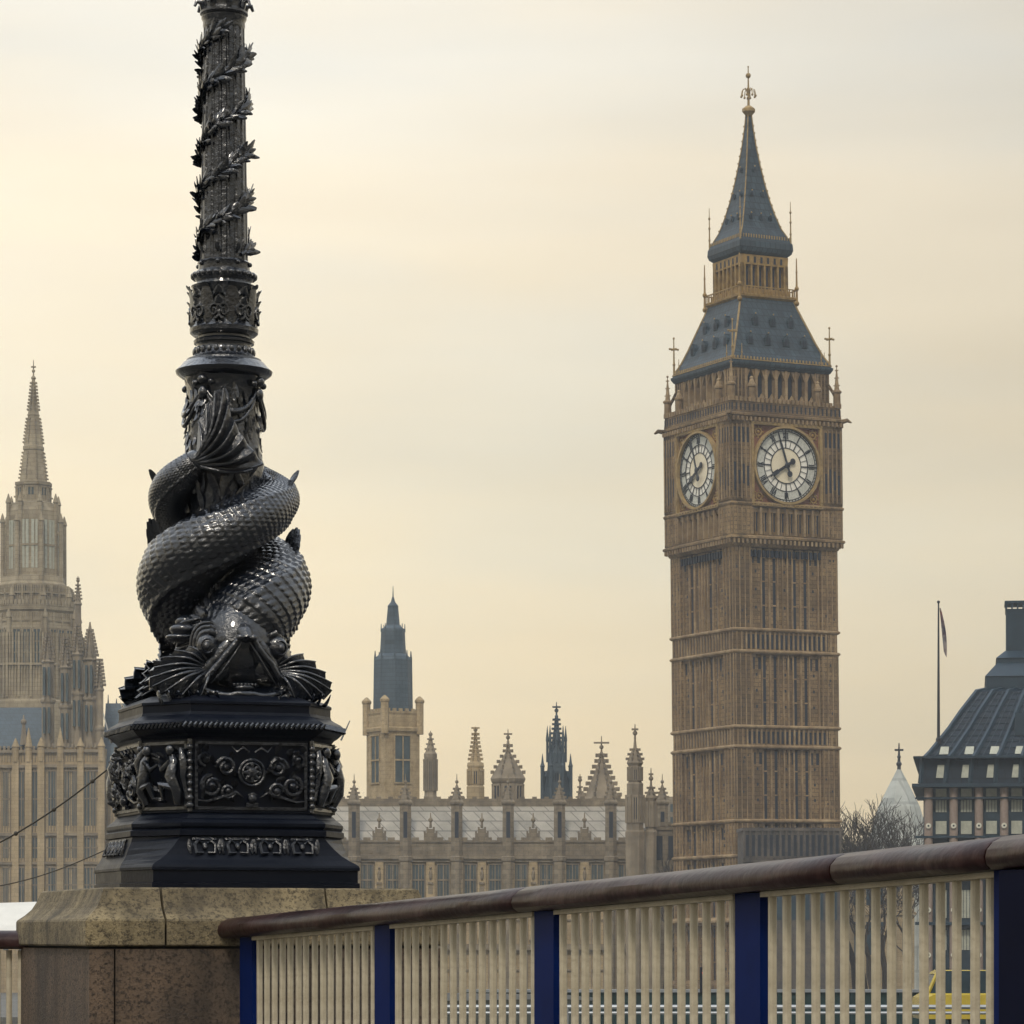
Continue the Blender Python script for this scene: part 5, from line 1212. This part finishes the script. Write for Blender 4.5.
def make_fish(rotz):
    e = bpy.data.objects.new('fish', None); COL.objects.link(e); e.parent = lamp; e.rotation_euler = (0, 0, rotz)
    # body with raised overlapping scales
    mb = MB(UM); ns, nc = 440, 180; pts = [fpos(i/ns) for i in range(ns+1)]; up = Vector((0, 0, 1)); rings = []; length = 0
    for i, (p, rb) in enumerate(pts):
        if i: length += (p - pts[i-1][0]).length / (7.0 * max(.4, rb/41))
        t = (pts[min(i+1, ns)][0] - pts[max(i-1, 0)][0]).normalized()
        outw = Vector((p.x, p.y, 0)).normalized(); outw = (outw - t*outw.dot(t)).normalized(); bb = t.cross(outw); rg = []
        for j in range(nc):
            a = 2*PI*j/nc
            u = length; row = math.floor(u); fu = u - row
            va = j / nc * 36 + (.5 if row % 2 else 0); fv = va - math.floor(va) - .5
            hgt = (fu) * math.sqrt(max(0, 1 - (fv*1.7)**2)) if True else 0
            edge = max(0, 1 - abs(fv)*2)**.35
            amp = 2.0 * max(.5, rb/41) * (1 if math.cos(a) > -.4 else .3)
            # raised dorsal ridge along the outer side
            ridge = 3.6 * (rb/41) * math.exp(-((a - .9)/.10)**2) + 2.0*(rb/41)*math.exp(-((a - 5.6)/.12)**2)
            rr = rb * (1 + .05*math.cos(2*a)) + (1 - fu)*edge*amp + ridge
            if i < 40: rr *= .80 + .20*i/40
            rg.append(p + (outw*math.cos(a) + bb*math.sin(a)) * rr)
        rings.append(rg)
    mb.loft(rings); mb.build('body', M['iron'], e, 70)
    # dorsal fin spikes
    for tt, ln, cnt in ((.25, 30, 5), (.60, 20, 4), (.40, 22, 5)):
        mb = MB(UM)
        for q in range(cnt):
            p, rb = fpos(tt + q*.018); outw = Vector((p.x, p.y, 0)).normalized()
            tdir = (fpos(tt + q*.018 + .01)[0] - p).normalized(); upv = Vector((0, 0, 1))
            st0 = p + (outw*.62 + upv*.70).normalized() * rb * .92
            mb.leaf(st0, outw*.35 + upv*.9 + tdir*(.75 - .2*q), tdir.cross(outw), ln*(.65 + .35*math.sin(PI*(q+.5)/cnt)), 7, 2.0, .15)
        mb.build('dorsal_fin', M['iron'], e, 60)
    # tail
    mb = MB(UM)
    def ws(x, py, r0=43): return Vector((x - 224, -math.sqrt(max(60, r0*r0 - (x-224)**2)), H_(py)))
    p_end = fpos(1.0)[0]
    O = Vector((p_end.x - 3, p_end.y + 1, p_end.z - 1))
    ends = [ws(200, 428, 44), ws(206, 414, 44), ws(214, 402, 45), ws(223, 393, 47), ws(227, 408, 51), ws(231, 424, 54), ws(238, 438, 56), ws(246, 450, 56), ws(255, 460, 54), ws(263, 469, 50), ws(252, 475, 52)]
    fan(mb, O, ends, 5.5, 9, Vector((7, -9, -7)), 18, 2.4, .04)
    mb.sph(tuple(O + Vector((6, -2, 2))), 15, 11, 12, 18, 12)
    mb.build('tail', M['iron'], e, 60)
    # head
    mb = MB(UM @ HM); nu, nv = 72, 56; rings = []
    for i in range(nv+1):
        la = -PI/2 + PI*i/nv; cc = max(math.cos(la), .01); rg = []
        for j in range(nu):
            lo_ = 2*PI*j/nu; x, y, z = cc*math.cos(lo_), cc*math.sin(lo_), math.sin(la)
            X, Y_, Z = x*41, y*40, z*50
            front = max(0, -y)
            if z > -.1: Y_ -= 6*front*max(0, .6 - z)                           # sloping brow
            X *= 1 - .16*max(0, z)
            gr = 1.8*math.sin(j/nu*2*PI*26)*max(0, min(1, (z - .15)*3))*max(0, 1 - front*1.15)   # ridged nape
            cheek = 2.2*math.sin(z*22)*math.exp(-((abs(x) - .9)/.15)**2)
            k_ = 1 + (gr + cheek)/45
            Y2 = Y_*k_
            rg.append((X*k_, -44 + Y2, H_(641) + Z*k_))
        rings.append(rg)
    mb.loft(rings)
    # brow ridges + lids
    for sg in (-1, 1):
        for rr_, rad, dy in ((13, 3.6, -1), (18, 2.8, 3), (22.5, 2.2, 7)):
            pts_ = []
            for q in range(15):
                a = R(-50 + q*17)
                pts_.append((sg*(33.5 + rr_*.62*math.cos(a)), -72 + dy + 9*abs(math.cos(a))*.6 + (4 if math.cos(a) > 0 else -5), H_(645) + rr_*math.sin(a)))
            mb.tube(pts_, [rad*(.5 + .5*math.sin(PI*(q+.5)/15)) for q in range(15)], 8)
        # gill cover lobes
        if sg < 0: mb.sph((-50, -40, H_(628)), 15, 13, 7, 18, 10); mb.sph((-52, -40, H_(636)), 17, 12, 5, 18, 10); mb.sph((-47, -34, H_(620)), 11, 11, 7, 16, 10)
        for q in range(6):
            mb.tube([(sg*(38 + q), -52 + q*2, H_(618 + q*6)), (sg*(52 + q*1.2), -46 + q*2, H_(622 + q*6.5)), (sg*(60 - q), -32, H_(628 + q*7))], [1.8, 3.0, 1.2], 7)
    # snout: open triangular mouth with a rolled lip
    L2 = [(0, 253), (7, 250), (13, 243), (18, 235), (25, 227), (33, 218), (40, 210), (44, 205), (42, 200), (34, 198.5), (26, 196), (17, 193.5), (8, 196), (0, 197)]
    loop = L2 + [(-x, z) for x, z in L2[-2:0:-1]]
    cxz = (0, 215)
    def lp(f, b_, lift=0): return [((x - cxz[0])*f, -(b_ - .22*abs(x)*f), cxz[1] + (z - cxz[1])*f + lift) for x, z in loop]
    mb.loft([lp(.78, 48, 2), lp(.92, 62, 1), lp(.93, 76), lp(.99, 84), lp(1.03, 88), lp(1.0, 91), lp(.93, 90), lp(.86, 86), lp(.74, 76), lp(.5, 62)], True, True)
    mb.tube([(x + .8*math.sin(i_*2.1), y, z + 1.0*math.cos(i_*1.7)) for i_, (x, y, z) in enumerate(lp(1.0, 90))], [3.4]*len(loop), 10, closed=True)
    mb.tube([( -1, -62, 262), (0, -78, 258), (0, -88, 254), (0, -92, 249)], [11, 10, 7.5, 5], 12)   # bridge
    for sg in (-1, 1):
        mb.tube([(sg*4, -88, 247), (sg*12, -88, 234), (sg*23, -85, 218), (sg*33, -80, 207)], [1.2, 1.6, 1.5, 1.0], 7)
        mb.tube([(sg*3, -70, 258), (sg*9, -74, 252), (sg*15, -76.5, 245), (sg*21, -76, 237), (sg*28, -73, 228), (sg*35, -69, 219), (sg*42, -63, 209)], [6, 8, 8.5, 8, 7.5, 6.5, 4], 12)
        mb.sph((sg*22, -66, 226), 15, 12, 17, 14, 10)
        mb.sph((sg*6.5, -92, 251), 4.2, 3.4, 3.4, 12, 8)
    for q in range(17):                                                            # ruff of raised scales behind the brow
        a = R(-10 + q*200/16); X = 39*math.cos(a); Z = 44*math.sin(a)
        for ring_ in range(3):
            f = 1 - ring_*.16
            mb.leaf((X*(1.02 - ring_*.03), -50 + ring_*11, H_(641) + Z*(1.0 - ring_*.03)), (X*.4, 34, Z*.4 + 6), (X, -16, Z), 15, 8.5, 2.6, .22)
    for sg in (-1, 1): mb.sph((sg*42, -42, H_(664)), 18, 16, 20, 16, 12)
    mb.build('head', M['iron'], e, 65)
    for sg in (-1, 1):
        mb = MB(UM @ HM); mb.sph((sg*35, -73, H_(646)), 10.5, 9, 11.5, 20, 14); mb.tube([(sg*37 + 6.2*math.cos(t_*PI/8), -81 + 1.2*abs(math.cos(t_*PI/8)), H_(647) + 7*math.sin(t_*PI/8)) for t_ in range(16)], 1.1, 6, closed=True); mb.sph((sg*37.5, -81, H_(647)), 3.4, 2.6, 4, 12, 8); mb.build('eye', M['iron'], e, 60)
    mb = MB(UM @ HM); mb.sph((0, -76, 203), 13, 12, 4.2, 16, 8)
    for q in range(-3, 4): mb.sph((q*3.6, -86 + abs(q)*.8, 205.5), 1.7, 1.5, 2.2, 8, 6)
    mb.build('tongue', M['iron'], e, 60)
    # pectoral fins spread over the base
    for sg in (-1, 1):
        mb = MB(UM @ HM); fan(mb, (sg*30, -62, H_(672)), [(sg*50, -56, H_(650)), (sg*66, -57, H_(655)), (sg*79, -60, H_(664)), (sg*89, -63, H_(677)), (sg*92, -68, H_(688)), (sg*83, -78, H_(695)), (sg*66, -87, H_(699)), (sg*46, -91, H_(700))], 4.2, 8, Vector((0, -10, 3)), 14, 4.6, .03)
        fan(mb, (sg*40, -30, H_(668)), [(sg*60, -26, H_(652)), (sg*74, -16, H_(658)), (sg*81, -8, H_(678)), (sg*84, -12, H_(692))], 3.6, 6, Vector((0, -6, 2)), 10, 3.0, .04)
        for q in range(7):
            mb.leaf((sg*(28 + q*9), -92 + q*2.5, H_(704)), (sg*.35, -.5, .5), (0, -.6, .8), 15, 12, 3, .2)
        mb.build('pectoral_fin', M['iron'], e, 60)
    return e
make_fish(0.0); make_fish(PI)

# neck ornaments: masks, swags
mb = MB(UM)
for k in range(4):
    a0 = PHI + k*PI/2 + PI/4
    for q in range(-1, 2):
        an = a0 + q*.22; mb.sph((41*math.sin(an), -41*math.cos(an), H_(388) + (3 if q == 0 else 0)), 5.2 if q == 0 else 3.4, nu=10, nv=8)
    mb.sph((40*math.sin(a0), -40*math.cos(a0), H_(398)), 5, 5, 7, 10, 8)
    for sw, (dz, rd_) in enumerate(((26, 2.2), (34, 2.0), (20, 1.6))):
        pts_ = []
        for q in range(13):
            t = q/12; an = a0 + t*PI/2; zz_ = H_(392 + sw*2) - dz*math.sin(PI*t); pts_.append(((38.5 + 2*math.sin(PI*t))*math.sin(an), -(38.5 + 2*math.sin(PI*t))*math.cos(an), zz_))
        mb.tube(pts_, [rd_*(.6 + .6*math.sin(PI*q/12)) for q in range(13)], 7)
    for q in range(34):
        an = a0 + rnd.uniform(-.8, .8); mb.leaf((37*math.sin(an), -37*math.cos(an), H_(rnd.uniform(384, 455))), (math.cos(an)*rnd.uniform(-.5, .5), math.sin(an)*.4, -1), (math.sin(an), -math.cos(an), 0), rnd.uniform(9, 16), 5, 2, .2)
mb.build('neck_ornament', M['iron'], lamp, 60)
# turned collars
mb = MB(UM)
mb.lathe([(40, H_(380)), (44, H_(377.5)), (47.5, H_(375)), (48.5, H_(372)), (47, H_(370.5)), (44, H_(368)), (41, H_(364)), (38, H_(362.5)), (37.5, H_(360.5)), (33, H_(359)), (29.5, H_(355)), (27, H_(350)), (26.5, H_(347)), (27.5, H_(345)), (30, H_(344.5)), (30.5, H_(342)), (29, H_(340.5)), (26, H_(339.5)), (26, H_(337.5)), (31, H_(336.5)),
          (34, H_(334)), (34.5, H_(330)), (32, H_(327)), (31, H_(320)), (30.5, H_(300)), (32, H_(290)), (33, H_(287.5)), (28, H_(286)), (27, H_(283)), (28.5, H_(281)), (30.5, H_(279)), (30.5, H_(275.5)), (28.5, H_(274)), (26, H_(272)), (25.5, H_(266)), (26.5, H_(264)), (24.5, H_(262))], 56)
mb.build('collar', M['iron'], lamp, 40)
mb = MB(UM)
for i in range(26): a = 2*PI*i/26; mb.sph((30.5*math.sin(a), -30.5*math.cos(a), H_(277.2)), 3.1, nu=8, nv=6)
for i in range(24): a = 2*PI*i/24; mb.sph((29*math.sin(a), -29*math.cos(a), H_(353)), 2.6, 2.6, 4.5, 8, 6)
for k in range(8):
    a = PHI + k*PI/4; o = Vector((math.sin(a), -math.cos(a), 0)); t = Vector((math.cos(a), math.sin(a), 0)); b0 = o*31.5 + Vector((0, 0, H_(330)))
    mb.leaf(b0, Vector((0, 0, 1)), o, 41, 15, 3.2, .10, 6); mb.leaf(o*33 + Vector((0, 0, H_(294))), o*.9 + Vector((0, 0, .6)), Vector((0, 0, 1)), 8, 9, 2, .2)
    for sg in (-1, 1):
        pts_ = []
        for q in range(22):
            tt = q/21; rr_ = 6.5*(1 - .8*tt); an = -PI/2 + tt*3.2*PI
            la = a + PI/8*.62*sg + sg*rr_*math.cos(an)/33; pts_.append((34*math.sin(la), -34*math.cos(la), H_(316) + rr_*math.sin(an)*1.3))
        mb.tube(pts_, [1.9 - q*.05 for q in range(22)], 6)
        for q in range(3):
            la = a + sg*.2; o2 = Vector((math.sin(la), -math.cos(la), 0)); mb.leaf(o2*31.5 + Vector((0, 0, H_(322 - q*10))), t*sg*.7 + Vector((0, 0, .9)), o2, 13, 5.5, 2.4, .25)
mb.build('acanthus', M['iron'], lamp, 60)
# fluted shaft with vines
mb = MB(UM); flu = lambda r_, a, z: r_ - 1.7*max(0, math.cos(a*18))**.8 if r_ < 25 else r_
rings = [(24.2, H_(262)), (24.0, H_(250))] + [(24.0 - 3.4*i/10, H_(250 - 22*i)) for i in range(1, 11)]
mb.lathe(rings + [(20.3, H_(24))], 144, fn=flu)
mb.build('shaft', M['iron'], lamp, 50)
mb = MB(UM); mb.lathe([(20.5, H_(30)), (21.2, H_(27)), (21, H_(23)), (22.5, H_(20)), (22.8, H_(18)), (21, H_(17)), (24, H_(15)), (24, H_(13)), (21, H_(12)), (20.5, H_(8)), (22, H_(2)), (24, H_(-4)), (25, H_(-8)), (20, H_(-10)), (19, H_(-16)), (18.5, H_(-130)), (24, H_(-136)), (24, H_(-142)), (12, H_(-150)), (10, H_(-170)), (22, H_(-178)), (26, H_(-186)), (20, H_(-188))], 48)
for k in range(8):
    a = PHI + k*PI/4; o = Vector((math.sin(a), -math.cos(a), 0)); mb.tube([o*21 + Vector((0, 0, H_(14))), o*23 + Vector((0, 0, H_(5))), o*28 + Vector((0, 0, H_(4))), o*30 + Vector((0, 0, H_(9)))], [2.6, 3, 2.4, 1.4], 7)
mb.build('capital', M['iron'], lamp, 40)
mb = MB(UM); mb.sph((0, 0, H_(-240)), 62, nu=32, nv=20); mb.build('globe', M['globe'], lamp, 60)
mb = MB(UM); r_ = random.Random(9)
for vine in range(2):
    pts_ = []; nst = 240
    for i in range(nst + 1):
        t = i/nst; z = H_(258) + t*(H_(34) - H_(258)); a = PHI + .5 + vine*PI + t*2.35*2*PI + .12*math.sin(t*40)
        rad = 25.2 - 3.2*t + .9*math.sin(t*70 + vine); pts_.append(Vector((rad*math.sin(a), -rad*math.cos(a), z)))
    mb.tube(pts_, 2.1, 7)
    mb.tube([Vector((p.x*1.03 + .6*math.sin(i*.35), p.y*1.03, p.z + 3.2*math.sin(i*.23))) for i, p in enumerate(pts_)], 1.3, 6)
    for i in range(2, nst, 2):
        p = pts_[i]; o = Vector((p.x, p.y, 0)).normalized(); tg = (pts_[min(i+1, nst)] - pts_[i-1]).normalized(); side = o.cross(tg)
        for sg in (-1, 1):
            if r_.random() < .82:
                mb.leaf(p + o*.6, tg*r_.uniform(.9, 1.3) + side*sg*r_.uniform(.2, .95) + o*r_.uniform(.0, .3), o, r_.uniform(12, 19), r_.uniform(4.5, 7), 2.3, r_.uniform(-.15, .15))
        if r_.random() < .18: mb.leaf(p, o + tg*.4 + Vector((0, 0, r_.uniform(0, .7))), tg, r_.uniform(8, 11), 4, 1.6, .3)
for i in range(4): 
    z = H_(258 - i*1.0)
for k in range(8):
    a = PHI + k*PI/4 + .3; o = Vector((math.sin(a), -math.cos(a), 0)); mb.leaf(o*24 + Vector((0, 0, H_(256))), o*.9 + Vector((0, 0, .9)), Vector((0, 0, 1)), 11, 5, 2, .3)
    mb.sph(tuple(o*26.5 + Vector((0, 0, H_(266)))), 2.4, nu=8, nv=6)
mb.build('vine', M['iron'], lamp, 60)

# cables strung behind the lamp
for (a_, b_, lab) in (((-40, 862, 15.6), (112, 766, 15.1), 'sagging black cable with knots, upper of the two left of the lamp'), ((-40, 892, 15.6), (110, 848, 15.2), 'thin sagging cable, lower of the two left of the lamp')):
    p, q = W(*a_), W(*b_); c = thing('cable', lab, 'cable', tuple(q), 0); mb = MB(); up_ = 'upper' in lab
    pts_ = [p.lerp(q, i/24) - q - Vector((0, 0, .035*math.sin(PI*i/24))) for i in range(25)]
    mb.tube(pts_, .0042 if up_ else .0028, 6)
    mb.build('wire', M['cable'], c)
    if up_:
        for i in (9, 15, 21): mb = MB(); mb.sph(tuple(pts_[i]), .011, nu=8, nv=6); mb.build('clip', M['cable'], c)

# ------------------------------------------------------------------ haze
hz = MB(); hz.box(-420, 420, -40, 760, -14, 110); ho = hz.build('haze', M['dark']); ho.data.materials.clear()
hm = bpy.data.materials.new('haze_air'); hm.use_nodes = True; t = hm.node_tree; t.nodes.clear()
o_ = t.nodes.new('ShaderNodeOutputMaterial'); v_ = t.nodes.new('ShaderNodeVolumePrincipled'); v_.inputs['Color'].default_value = (.86, .93, 1.0, 1)
v_.inputs['Density'].default_value = .00027; v_.inputs['Anisotropy'].default_value = 0.0
t.links.new(v_.outputs[0], o_.inputs['Volume']); ho.data.materials.append(hm); tag(ho, 'thin warm grey winter haze over the river', None, None, 'stuff')
